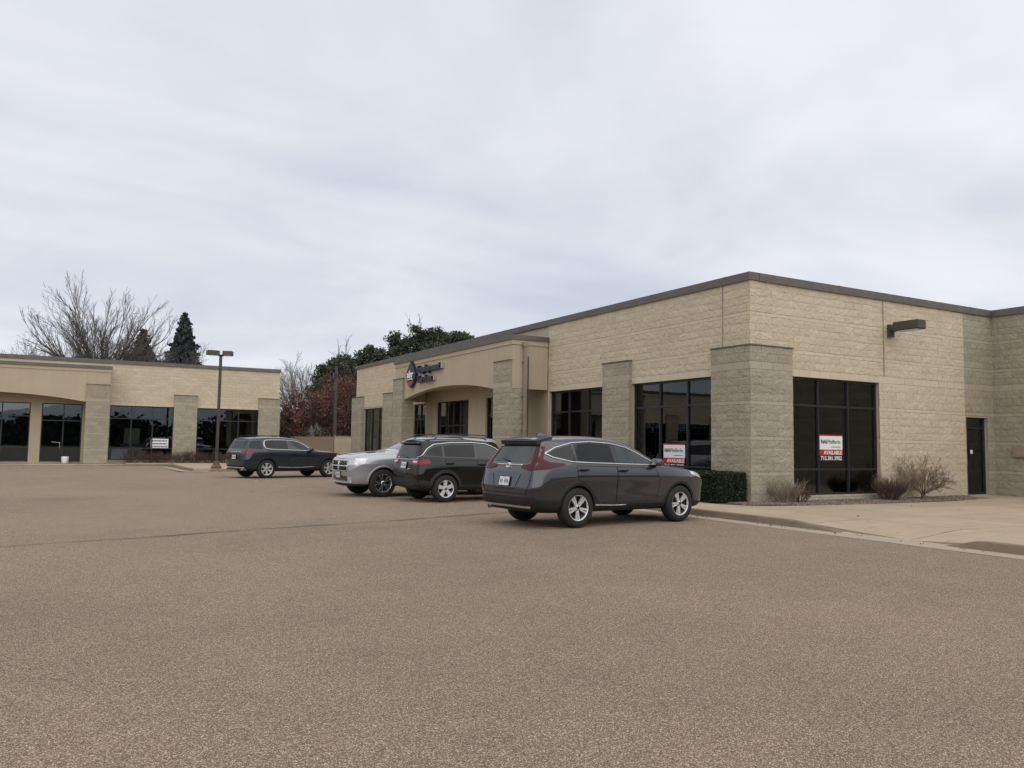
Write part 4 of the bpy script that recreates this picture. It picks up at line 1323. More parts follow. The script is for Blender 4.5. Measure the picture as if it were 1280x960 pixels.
class Car:
    def __init__(s, name, lab, P, paint_):
        s.P = P; s.paint = paint_
        s.root = empty(name, (0, 0, 0), 0, lab, 'car', 'cars parked at the kerb')
        s.make_body()

    # ---- body cage -> subdivision -> wheel wells
    def make_body(s):
        P = s.P; W = P['W']
        rings = P['rings'](P)
        v = []; f = []
        nr = len(rings[0])
        idx = []
        for ring in rings:
            row = []
            for k, (x, y, z) in enumerate(ring):
                if k in (0, nr - 1): v.append((x, 0, z)); row.append((len(v) - 1, len(v) - 1))
                else: v += [(x, y, z), (x, -y, z)]; row.append((len(v) - 2, len(v) - 1))
            idx.append(row)
        for a, b in zip(idx[:-1], idx[1:]):
            for k in range(nr - 1):
                f.append((a[k][0], a[k + 1][0], b[k + 1][0], b[k][0]))
                f.append((a[k][1], b[k][1], b[k + 1][1], a[k + 1][1]))
        for e, flip in ((idx[0], False), (idx[-1], True)):
            for k in range(nr - 1):
                q = [e[k][0], e[k + 1][0], e[k + 1][1], e[k][1]]
                q = [x for i, x in enumerate(q) if x not in q[:i]]
                f.append(tuple(q if flip else q[::-1]))
        me = bpy.data.meshes.new('body')
        me.from_pydata(v, [], f); me.update()
        bm = bmesh.new(); bm.from_mesh(me)
        bmesh.ops.recalc_face_normals(bm, faces=bm.faces)
        cl = bm.edges.layers.float.new('crease_edge')
        rowof = {}
        for r in idx:
            for k, (a, b) in enumerate(r): rowof[a] = k; rowof[b] = k
        bm.verts.ensure_lookup_table()
        for e in bm.edges:
            a, b = rowof[e.verts[0].index], rowof[e.verts[1].index]
            if a == b: e[cl] = P['crease'].get(a, 0.0)
        for ri, c in P.get('ring_crease', {}).items():
            vs = set(i for t in idx[ri] for i in t)
            for e in bm.edges:
                if e.verts[0].index in vs and e.verts[1].index in vs: e[cl] = max(e[cl], c)
        bm.to_mesh(me); bm.free()
        o = bpy.data.objects.new('body', me); col.objects.link(o)
        md = o.modifiers.new('sub', 'SUBSURF'); md.levels = 3; md.render_levels = 3
        # wells
        cut = MB()
        for xw in (0, P['wb']):
            for sg in (1, -1):
                N = 28; r = P['arch']
                y0, y1 = sg * (W - 0.42), sg * (W + 0.25)
                ring = [(xw + r * math.cos(2 * PI * i / N), P['wr'] + 0.01 + r * math.sin(2 * PI * i / N)) for i in range(N)]
                k = [(x, y0, z) for x, z in ring] + [(x, y1, z) for x, z in ring]
                fs = [(i, (i + 1) % N, N + (i + 1) % N, N + i) for i in range(N)] + [tuple(range(N - 1, -1, -1)), tuple(range(N, 2 * N))]
                if sg < 0: fs = [t[::-1] for t in fs]
                cut.add(k, [t[::-1] for t in fs])
        cme = cut.mesh('cut', M['well'])
        bm = bmesh.new(); bm.from_mesh(cme); bmesh.ops.recalc_face_normals(bm, faces=bm.faces); bm.to_mesh(cme); bm.free()
        co = bpy.data.objects.new('cut', cme); col.objects.link(co)
        me.materials.append(s.paint); me.materials.append(M['well']); me.materials.append(M['plastic'])
        dg = bpy.context.evaluated_depsgraph_get()
        smooth = bpy.data.meshes.new_from_object(o.evaluated_get(dg))
        # tree for overlays: uncut body
        bm = bmesh.new(); bm.from_mesh(smooth)
        s.bvh = BVHTree.FromBMesh(bm)
        bmesh.ops.bisect_plane(bm, geom=bm.verts[:] + bm.edges[:] + bm.faces[:], plane_co=(0, 0, P['clad']), plane_no=(0, 0, 1))
        for fc in bm.faces:
            fc.smooth = True
            if fc.calc_center_median().z < P['clad']: fc.material_index = 2
        bm.to_mesh(smooth); bm.free()
        o.modifiers.clear(); o.data = smooth
        md = o.modifiers.new('wells', 'BOOLEAN'); md.operation = 'DIFFERENCE'; md.object = co; md.solver = 'EXACT'; md.material_mode = 'TRANSFER'
        dg = bpy.context.evaluated_depsgraph_get(); dg.update()
        fin = bpy.data.meshes.new_from_object(o.evaluated_get(dg))
        o.modifiers.clear(); o.data = fin
        bpy.data.objects.remove(co)
        o.name = 'body'; o.parent = s.root
        try: fin.set_sharp_from_angle(angle=R(38))
        except Exception: pass
        s.body = o

    # ---- overlays that hug the body
    def hit(s, axis, a, b):
        if axis in ('L', 'R'):
            sg = 1 if axis == 'L' else -1
            o, d = Vector((a, 3 * sg, b)), Vector((0, -sg, 0))
        elif axis == 'B': o, d = Vector((-6, a, b)), Vector((1, 0, 0))
        elif axis == 'F': o, d = Vector((9, a, b)), Vector((-1, 0, 0))
        else: o, d = Vector((a, b, 5)), Vector((0, 0, -1))
        p, nrm, i, dist = s.bvh.ray_cast(o, d)
        if p is None or (axis in 'BF' and dist > 9):
            g = {'L': Vector((a, s.P['W'] * .8, b)), 'R': Vector((a, -s.P['W'] * .8, b)), 'B': Vector((-s.P['RO'] * .8, a, b)), 'F': Vector((s.P['wb'] + .7, a, b)), 'T': Vector((a, b, 1.5))}[axis]
            p, nrm, i, dist = s.bvh.find_nearest(g)
        return p, nrm, -d

    def panel(s, name, poly, axis, mat, off=0.004, step=0.06, parent=None, sink=0.012, smooth=True):
        bm = bmesh.new()
        vs = [bm.verts.new((x, y, 0)) for x, y in poly]
        bm.faces.new(vs)
        xs = [p[0] for p in poly]; ys_ = [p[1] for p in poly]
        for lo, hi, no in ((min(xs), max(xs), (1, 0, 0)), (min(ys_), max(ys_), (0, 1, 0))):
            n = int((hi - lo) / step)
            for i in range(1, n + 1):
                t = lo + (hi - lo) * i / (n + 1)
                bmesh.ops.bisect_plane(bm, geom=bm.verts[:] + bm.edges[:] + bm.faces[:], plane_co=(t, t, 0), plane_no=no)
        bmesh.ops.triangulate(bm, faces=[f for f in bm.faces if len(f.verts) > 4])
        low = {}
        bd = [e for e in bm.edges if e.is_boundary]
        for v in bm.verts:
            p, nrm, out = s.hit(axis, v.co.x, v.co.y)
            low[v] = (p, out)
        for v, (p, out) in low.items(): v.co = p + out * off
        # skirt with its own verts
        nv = {}
        for e in bd:
            for v in e.verts:
                if v not in nv:
                    nv[v] = (bm.verts.new(v.co), bm.verts.new(low[v][0] - low[v][1] * sink))
        main = list(bm.faces)
        for e in bd:
            a, b = e.verts
            lf = e.link_faces[0]
            ls = [v for v in lf.verts]; i = ls.index(a)
            if ls[(i + 1) % len(ls)] == b: a, b = b, a
            try: bm.faces.new((nv[a][0], nv[b][0], nv[b][1], nv[a][1]))
            except ValueError: pass
        # orient outward
        if main:
            nsum = Vector()
            for f in main: f.normal_update(); nsum += f.normal * f.calc_area()
            if nsum.dot(low[next(iter(low))][1]) < 0:
                bmesh.ops.reverse_faces(bm, faces=bm.faces[:])
        for f in main: f.smooth = smooth
        me = bpy.data.meshes.new(name); bm.to_mesh(me); bm.free()
        me.materials.append(mat)
        o = link_obj(name, me, parent or s.root)
        return o

    def trim(s, name, path, axis, mat, r=0.012, closed=False, parent=None, off=0.004, n=5):
        pts = list(path) + ([path[0]] if closed else [])
        out = []
        for a, b in zip(pts[:-1], pts[1:]):
            k = max(1, int(math.dist(a, b) / 0.06))
            for i in range(k):
                t = i / k
                p, nrm, o = s.hit(axis, a[0] + (b[0] - a[0]) * t, a[1] + (b[1] - a[1]) * t)
                out.append(tuple(p + o * off))
        p, nrm, o = s.hit(axis, *pts[-1]); out.append(tuple(p + o * off))
        m = MB(); m.tube(out, r, n, cap=not closed)
        return m.build(name, mat, parent or s.root, smooth=True)

    def both(s, fn):
        for ax in ('L', 'R'): fn(ax)

    def arch_flare(s, mat, w=0.06, off=0.018):
        P = s.P
        for ax in 'LR':
            for xw in (0, P['wb']):
                r = P['arch'] - 0.012
                a0, a1 = P.get('flare', (-18, 198))
                N = 22
                po = [(xw + (r + w) * math.cos(R(a0 + (a1 - a0) * i / N)), P['wr'] + .01 + (r + w) * math.sin(R(a0 + (a1 - a0) * i / N))) for i in range(N + 1)]
                pi_ = [(xw + r * math.cos(R(a0 + (a1 - a0) * i / N)), P['wr'] + .01 + r * math.sin(R(a0 + (a1 - a0) * i / N))) for i in range(N + 1)]
                # sector pieces keep it a clean band
                m = MB(); vs = []
                for i in range(N + 1):
                    for q, o_ in ((po[i], 0.002), (((po[i][0] * .8 + pi_[i][0] * .2), (po[i][1] * .8 + pi_[i][1] * .2)), off), (pi_[i], off), (pi_[i], -0.06)):
                        p, nrm, o = s.hit(ax, max(-P['RO'] * .97, min(P['wb'] + P['FO'] * .97, q[0])), q[1])
                        vs.append(tuple(p + o * o_))
                fs = []
                for i in range(N):
                    for k in range(3):
                        t = (i * 4 + k, i * 4 + k + 1, (i + 1) * 4 + k + 1, (i + 1) * 4 + k)
                        fs.append(t)
                m.add(vs, fs)
                m.build('wheel_arch', mat, s.root, smooth=False)

    def wheels(s, style):
        P = s.P
        proto = s.make_wheel(style)
        first = True
        for xw in (0, P['wb']):
            for sg in (-1, 1):
                if first: c = proto; first = False
                else: c = copy_tree(proto, s.root)
                c.location = (xw, sg * (P['track'] / 2), P['wr'])
                c.rotation_euler = (0, P.get('spin', 0.2) + xw, 0 if sg < 0 else PI)

    def make_wheel(s, st):
        P = s.P; r = P['wr']; w = P.get('tw', 0.235); rr = st['rim']
        # axis along y, outer face towards -y
        def lathe(prof, N, mi=0, m=None):
            m = m or MB(); n = len(prof)
            vs = [(q * math.cos(2 * PI * i / N), y, q * math.sin(2 * PI * i / N)) for i in range(N) for (q, y) in prof]
            fs = [(i * n + k, i * n + k + 1, ((i + 1) % N) * n + k + 1, ((i + 1) % N) * n + k) for i in range(N) for k in range(n - 1)]
            m.add(vs, fs, mi); return m
        hw = w / 2
        # barrel, brake disc and hub
        m = lathe([(0.0, -hw + 0.10), (0.15, -hw + 0.10), (0.151, -hw + 0.085), (rr * .80, -hw + 0.085), (rr * .93, -hw + 0.07), (rr * .97, -hw + 0.02), (rr * .97, hw - .02), (0, hw - .02)], 32)
        wh = m.build('wheel', M['alloy_dark'], s.root, smooth=False)
        t = lathe([(rr * .96, -hw + .03), (rr * .985, -hw + .004), (rr * 1.06, -hw + 0.0), (r * .90, -hw - .006), (r * .975, -hw + .02), (r, -hw + .05), (r, hw - .05), (r * .975, hw - .02), (rr, hw)], 44)
        # tread grooves
        t.build('tyre', M['rubber'], wh, smooth=True)
        m = MB()
        lathe([(rr * .90, -hw + .035), (rr * .93, -hw + .012), (rr * .985, -hw + .006), (rr * 1.0, -hw + .014), (rr * .99, -hw + .04)], 44, 0, m)
        n = st['n']
        for i in range(n):
            a = 2 * PI * i / n
            for (da0, da1, w0, w1) in st['arms']:
                pr = []
                for t_, wd in ((0.16, w0), (0.55, (w0 + w1) / 2 * st.get('waist', 0.9)), (0.95, w1)):
                    an = a + da0 + (da1 - da0) * t_
                    rad = rr * t_
                    ux, uz = math.cos(an), math.sin(an)
                    y = -hw + 0.012 + 0.035 * (1 - t_) * st.get('dish', 0.6)
                    for sd in (-1, 1):
                        for dy, kk in ((0.0, 0.72), (0.03, 1.0)):
                            pr.append((ux * rad - uz * wd * sd * kk, y + dy, uz * rad + ux * wd * sd * kk))
                fs = []
                for j in range(2):
                    k = j * 4
                    fs += [(k, k + 2, k + 6, k + 4), (k + 1, k, k + 4, k + 5), (k + 2, k + 3, k + 7, k + 6)]
                m.add(pr, fs)
        lathe([(0.0, -hw + .012), (rr * .15, -hw + .014), (rr * .24, -hw + .03), (rr * .24, -hw + .08)], 20, 0, m)
        m.build('rim', st.get('mat', M['alloy']), wh, smooth=False)
        c = MB(); lathe([(0.0, -hw + .006), (rr * .115, -hw + .008), (rr * .125, -hw + .02)], 16, 0, c)
        for i in range(5):
            a = 2 * PI * (i + .5) / 5
            q = (rr * .19 * math.cos(a), rr * .19 * math.sin(a))
            c.tube([(q[0], -hw + .008, q[1]), (q[0], -hw + .03, q[1])], 0.009, 6, cap=True)
        c.build('hub_cap', M['alloy_dark'], wh)
        return wh

    def door(s, ax, poly, handle=None, mat=None):
        d = s.panel('door', poly, ax, mat or s.paint, 0.003, 0.07)
        s.trim('door_seam', poly, ax, M['well'], 0.0052, True, d, 0.0025, 4)
        if handle:
            x, z = handle
            p, nrm, o = s.hit(ax, x, z)
            m = MB(); m.box((-0.11, -0.016, -0.014), (0.11, 0.016, 0.016))
            h = m.build('handle', s.handle_mat, d, p + o * 0.03); bevel_mesh(h, 0.008)
            s.panel('handle_cup', [(x - .06, z - .03), (x + .06, z - .03), (x + .06, z + .012), (x - .06, z + .012)], ax, M['well'], 0.005, 0.1, d)
        return d

    def mirror(s, x, z, mat, y=None):
        for ax, sg in (('L', 1), ('R', -1)):
            p, nrm, o = s.hit(ax, x, z)
            m = MB()
            # shell: lathe-like box stack
            pr = [(-0.10, 0.06, 0.6), (-0.06, 0.0, 0.95), (0.02, 0.0, 1.0), (0.09, 0.03, 0.75), (0.115, 0.07, 0.35)]
            vs = []
            for (dx, dy, k) in pr:
                for (u, w_) in ((-.1, -.075), (.1, -.06), (.11, .03), (.07, .085), (-.07, .085), (-.11, .02)):
                    vs.append((dx, (u * k + 0.12) * sg, w_ * k + 0.03))
            n = 6
            fs = [(i * n + k, i * n + (k + 1) % n, (i + 1) * n + (k + 1) % n, (i + 1) * n + k) for i in range(4) for k in range(n)]
            fs += [tuple(range(n - 1, -1, -1)), tuple(range(24, 30))]
            m.add(vs, fs if sg > 0 else [t[::-1] for t in fs])
            mo = m.build('mirror', mat, s.root, p, smooth=True)
            a = MB(); a.tube([(0.02, -0.03 * sg, -0.05), (0.02, 0.07 * sg, -0.01)], 0.03, 6); a.build('mirror_arm', M['plastic'], mo)
            g = MB(); g.add([(-0.101, (0.12 - .055) * sg, -.005), (-0.101, (.12 + .055) * sg, 0), (-0.101, (.12 + .04) * sg, .075), (-0.101, (.12 - .04) * sg, .075)], [(0, 1, 2, 3)]); g.build('mirror_glass', M['chrome'], mo)

    def plate(s, axis, y, z, w=0.31, h=0.16):
        p, nrm, o = s.hit(axis, y, z)
        q, _, _ = s.hit(axis, y, z + 0.05)
        t = (q - p).normalized() if (q - p).length > 1e-4 else Vector((0, 0, 1))
        m = MB(); m.box((-0.006, -w / 2, -h / 2), (0.006, w / 2, h / 2))
        k = m.build('licence_plate', M['plate'], s.root, p + o * 0.02)
        k.rotation_euler = (0, math.atan2(t.x, t.z), 0)
        f = MB(); f.box((-0.004, -w / 2 - .012, -h / 2 - .012), (0.003, w / 2 + .012, h / 2 + .012)); f.build('plate_frame', M['plastic'], k)
        sg = -1 if axis == 'B' else 1
        c = MB()   # faded characters, too far to read
        for i in range(6):
            if i == 3: continue
            yy = -w * .40 + i * w * .145
            c.box((sg * .0062 - .0005, yy, -h * .22), (sg * .0062 + .0005, yy + w * .075, h * .2))
        c.build('plate_print', M['alloy_dark'], k)
        return k

    def place(s, x, y, rz, z=0.0):
        s.root.location = (x, y, z); s.root.rotation_euler = (0, 0, rz)


def suv_rings(P):
    W, wb, RO, FO = P['W'], P['wb'], P['RO'], P['FO']
    zb, belt, roof = P['zb'], P['belt'], P['roof']
    def side(x, mul, zbelt, zb_=None, roll=1.0):
        b = zb if zb_ is None else zb_
        return [(x, 0, b), (x, W * .84 * mul, b), (x, W * .955 * mul, b + .14), (x, W * 1.0 * mul, P['zmid']), (x, W * .985 * mul, zbelt - .10), (x, W * .945 * mul, zbelt)]
    rings = []
    xr = -RO
    # rear end face, row by row
    E = P['rear']
    rings.append([(E[0][0], 0, E[0][1]), (E[0][0], W * .70, E[0][1]), (E[1][0], W * .80, E[1][1]), (E[2][0], W * .85, E[2][1]), (E[3][0], W * .84, E[3][1]), (E[4][0], W * .83, E[4][1]),
                  (E[5][0], W * P['yr'] * .93, E[5][1]), (E[5][0] - .02, W * .36, E[5][1] + .035), (E[5][0] - .03, 0, E[5][1] + .045)])
    rings.append([(E[0][0] + .10, 0, E[0][1] - .02), (E[0][0] + .10, W * .80, E[0][1] - .02), (E[1][0] + .13, W * .93, E[1][1]), (E[2][0] + .15, W * .965, E[2][1]), (E[3][0] + .15, W * .95, E[3][1]), (E[4][0] + .16, W * .915, E[4][1] + .005),
                  (E[5][0] + .14, W * P['yr'] * .99, E[5][1] + .02), (E[5][0] + .12, W * .38, E[5][1] + .065), (E[5][0] + .12, 0, E[5][1] + .075)])
    for (xl, xu, zbelt, zr) in P['cabin']:
        r = side(xl, 1.0 if xl > -.3 else .99, zbelt)
        r += [(xu, W * P['yr'], zr - .055), (xu, W * .40, zr - .008), (xu, 0, zr)]
        rings.append(r)
    for (xl, x5, z5, x6, z6, mul) in P['cowl']:      # windscreen foot: rows 6-8 drop to the bonnet
        r = side(xl, mul, z5)
        r[5] = (x5, W * .93 * mul, z5)
        r += [(x6 - .06, W * .74, z6 - .01), (x6 + .03, W * .40, z6 + .02), (x6 + .06, 0, z6 + .03)]
        rings.append(r)
    for (xl, zh, mul, zb_) in P['hood']:
        r = side(xl, mul, zh - .05, zb_)
        r[5] = (xl, W * .90 * mul, zh - .03)
        r += [(xl, W * .70 * mul, zh + .005), (xl, W * .38 * mul, zh + .025), (xl, 0, zh + .03)]
        rings.append(r)
    N = P['nose']                                     # nose face (x, z) for rows 1..6 then bonnet edge
    rings.append([(N[0][0], 0, N[0][1]), (N[0][0], W * .62, N[0][1]), (N[1][0], W * .74, N[1][1]), (N[2][0], W * .78, N[2][1]), (N[3][0], W * .74, N[3][1]), (N[4][0], W * .70, N[4][1]),
                  (N[5][0], W * .52, N[5][1]), (N[5][0] + .02, W * .28, N[5][1] + .01), (N[5][0] + .025, 0, N[5][1] + .012)])
    out = []
    for r in rings:                                   # hollow between sill and the crease along the doors
        a, b = r[2], r[3]
        out.append(r[:3] + [((a[0] + b[0]) / 2, (a[1] + b[1]) / 2 * .982, a[2] * .45 + b[2] * .55)] + r[3:])
    return out


def mirror_y(p): return [(-y, z) for y, z in p]

S5 = {'n': 5, 'arms': [(-0.16, -0.16, .030, .026), (0.16, 0.16, .030, .026)]}


# ------------------------------------------------------------------ dark grey crossover (nearest)
def build_crossover():
    P = dict(W=.925, wb=2.66, RO=1.03, FO=.91, zb=.24, belt=1.10, roof=1.68, zmid=.90, yr=.68, wr=.365, arch=.405, track=1.59, clad=.40, rings=suv_rings, spin=.35,
             crease={4: .55, 6: .55, 7: .4}, ring_crease={0: .5, 1: .2},
             rear=[(-.86, .30), (-1.00, .44), (-1.03, .72), (-.96, 1.02), (-.90, 1.14), (-.62, 1.565)],
             cabin=[(-.52, -.30, 1.15, 1.655), (0.0, .10, 1.145, 1.682), (.55, .55, 1.135, 1.692), (1.05, 1.0, 1.125, 1.675), (1.50, 1.32, 1.115, 1.635), (1.90, 1.58, 1.105, 1.565)],
             cowl=[(2.25, 2.34, 1.10, 2.38, 1.13, 1.0)],
             hood=[(2.66, 1.105, 1.0, .24), (3.05, 1.06, .985, .24), (3.36, .985, .94, .24)],
             nose=[(3.42, .26), (3.52, .36), (3.57, .58), (3.56, .80), (3.52, .89), (3.49, .925)])
    c = Car('parked_car', 'dark grey crossover nearest the camera with red L-shaped tail lamps and five-spoke wheels', P, M['p_crv'])
    c.handle_mat = M['gloss_black']
    win = [(-.66, 1.345), (-.52, 1.275), (-.10, 1.195), (.45, 1.175), (1.20, 1.155), (2.10, 1.135), (2.02, 1.17), (1.66, 1.345), (1.36, 1.47), (.95, 1.545), (.45, 1.57), (0.0, 1.545), (-.42, 1.45)]
    for ax in 'LR':
        c.panel('window_surround', win, ax, M['gloss_black'], .003, .07)
        i = inset(win, .03)
        def clip(a, b): return cliprange(i, a, b)
        c.panel('window', clip(-.7, -.02), ax, M['cglass_d'], .006, .07)
        c.panel('window', clip(.04, .93), ax, M['cglass_d'], .006, .07)
        c.panel('window', clip(1.03, 2.1), ax, M['cglass'], .006, .07)
        c.trim('window_trim', win, ax, M['chrome'], .0135, True, off=.006)
        c.door(ax, [(-.03, 1.125), (.95, 1.105), (.94, .46), (.50, .44), (.36, .66), (.16, .81), (-.02, .88)], (.12, 1.05))
        c.door(ax, [(.965, 1.105), (1.98, 1.085), (2.08, .84), (2.02, .44), (.96, .44)], (1.10, 1.03))
        c.panel('rocker', [(.40, .24), (2.24, .24), (2.22, .40), (.42, .40)], ax, M['plastic'], .012, .08)
        c.trim('rocker_trim', [(.43, .40), (.9, .385), (1.2, .385)], ax, M['alloy'], .008, off=.016)
        # tail lamp: upright along the rear pillar and the arm that wraps forward
        c.panel('tail_lamp', [(-.96, 1.20), (-.92, 1.05), (-.60, 1.075), (-.28, 1.145), (-.31, 1.17), (-.62, 1.19), (-.73, 1.25), (-.60, 1.47), (-.68, 1.47), (-.80, 1.29)], ax, M['tail_red'], .012, .05)
        c.panel('headlight', [(3.02, .95), (3.42, .84), (3.50, .91), (3.24, .985), (3.0, 1.015)], ax, M['lamp_clear'], .008, .05)
    c.arch_flare(M['plastic'], .065, .016)
    for sg in (1, -1):
        q = lambda p: p if sg > 0 else mirror_y(p)
        c.panel('tail_lamp', q([(.80, 1.045), (.80, 1.17), (.71, 1.28), (.62, 1.47), (.55, 1.47), (.61, 1.26), (.63, 1.16), (.40, 1.12), (.40, 1.08), (.62, 1.045)]), 'B', M['tail_red'], .012, .05)
        c.panel('reflector', q([(.48, .43), (.74, .45), (.74, .50), (.50, .48)]), 'B', M['tail_red'], .012, .08)
    c.panel('rear_window', [(-.54, 1.185), (.54, 1.185), (.58, 1.27), (.52, 1.50), (-.52, 1.50), (-.58, 1.27)], 'B', M['cglass'], .006, .07)
    c.trim('tail_strip', [(-.40, 1.13), (.40, 1.13)], 'B', M['chrome'], .014, off=.008)
    lb_ = c.panel('emblem', [(-.05, 1.08), (.05, 1.08), (.05, 1.165), (-.05, 1.165)], 'B', M['chrome'], .03, .1)
    m = MB(); p, nrm, o = c.hit('B', 0, 1.12)
    x = p.x - .032
    for b in (((x - .004, -.033, 1.095), (x, -.02, 1.15)), ((x - .004, .02, 1.095), (x, .033, 1.15)), ((x - .004, -.0199, 1.116), (x - .0002, .0199, 1.13))): m.box(*b)
    m.build('emblem_letter', M['gloss_black'], lb_)
    # tailgate outline, plate recess, bumper
    tg = [(-.70, .60), (.70, .60), (.76, .80), (.74, 1.04), (-.74, 1.04), (-.76, .80)]
    c.trim('tailgate_seam', [(-.66, .62), (-.74, .80), (-.74, 1.03)], 'B', M['well'], .006, off=.002)
    c.trim('tailgate_seam', [(.66, .62), (.74, .80), (.74, 1.03)], 'B', M['well'], .006, off=.002)
    c.trim('tailgate_seam', [(-.66, .62), (.66, .62)], 'B', M['well'], .007, off=.002)
    c.panel('plate_recess', [(-.34, .70), (.34, .70), (.44, .96), (-.44, .96)], 'B', M['p_crv'], -.002, .08)
    c.trim('plate_recess_edge', [(-.32, .70), (.32, .70), (.44, .96)], 'B', M['well'], .006, off=.002)
    c.trim('plate_recess_edge', [(-.32, .70), (-.44, .96)], 'B', M['well'], .006, off=.002)
    c.plate('B', 0, .83)
    c.panel('rear_bumper', [(-.80, .34), (.80, .34), (.82, .56), (-.82, .56)], 'B', M['plastic'], .012, .07)
    c.panel('skid_strip', [(-.66, .36), (.66, .36), (.72, .405), (.5, .40), (-.5, .40), (-.72, .405)], 'B', M['alloy'], .022, .08)
    for ax in 'LR': c.panel('rear_bumper', [(-.99, .38), (-.40, .38), (-.42, .50), (-.99, .54)], ax, M['plastic'], .012, .07)
    m = MB(); m.tube([(-.98, .58, .33), (-.7, .58, .33)], .035, 10); m.build('exhaust', M['chrome'], c.root)
    # roof spoiler
    m = MB(); m.add([(-.71, -.57, 1.50), (-.71, .57, 1.50), (-.40, .60, 1.58), (-.40, -.60, 1.58), (-.73, -.56, 1.575), (-.73, .56, 1.575), (-.36, .58, 1.652), (-.36, -.58, 1.652)],
          [(0, 3, 2, 1), (4, 5, 6, 7), (0, 1, 5, 4), (0, 4, 7, 3), (1, 2, 6, 5)])
    m.build('spoiler', M['plastic'], c.root)
    m = MB(); m.add([(-.30, -.02, 1.67), (-.30, .02, 1.67), (-.08, .03, 1.68), (-.08, -.03, 1.68), (-.30, 0, 1.745), (-.24, 0, 1.74)], [(0, 4, 1), (0, 3, 5, 4), (1, 4, 5, 2), (2, 5, 3)]); m.build('antenna', M['p_crv'], c.root)
    m = MB(); p, nrm, o = c.hit('B', .0, 1.2); m.tube([(p.x - .03, 0.05, 1.20), (p.x + .02, .32, 1.24)], [.014, .008], 5); m.build('wiper', M['plastic'], c.root)
    c.panel('windscreen', [(2.28, -.55), (2.30, 0), (2.28, .55), (1.70, .50), (1.68, 0), (1.70, -.50)], 'T', M['cglass_l'], .004, .08)
    c.panel('grille', [(-.45, .66), (.45, .66), (.52, .84), (-.52, .84)], 'F', M['gloss_black'], .008, .08)
    c.panel('front_bumper', [(-.66, .28), (.66, .28), (.70, .45), (-.70, .45)], 'F', M['plastic'], .01, .08)
    c.mirror(1.96, 1.15, M['p_crv'])
    c.wheels(dict(n=5, rim=.238, arms=[(-.20, -.13, .020, .022), (.20, .13, .020, .022)], waist=1.0, dish=.5))
    return c


def cliprange(poly, a, b):
    """clip a polygon to a <= x <= b"""
    def cl(p, keep, xv):
        out = []
        for i in range(len(p)):
            q, r = p[i - 1], p[i]
            kq, kr = keep(q[0]), keep(r[0])
            if kq != kr:
                t = (xv - q[0]) / (r[0] - q[0]); out.append((xv, q[1] + (r[1] - q[1]) * t))
            if kr: out.append(r)
        return out
    return cl(cl(poly, lambda x: x >= a, a), lambda x: x <= b, b)


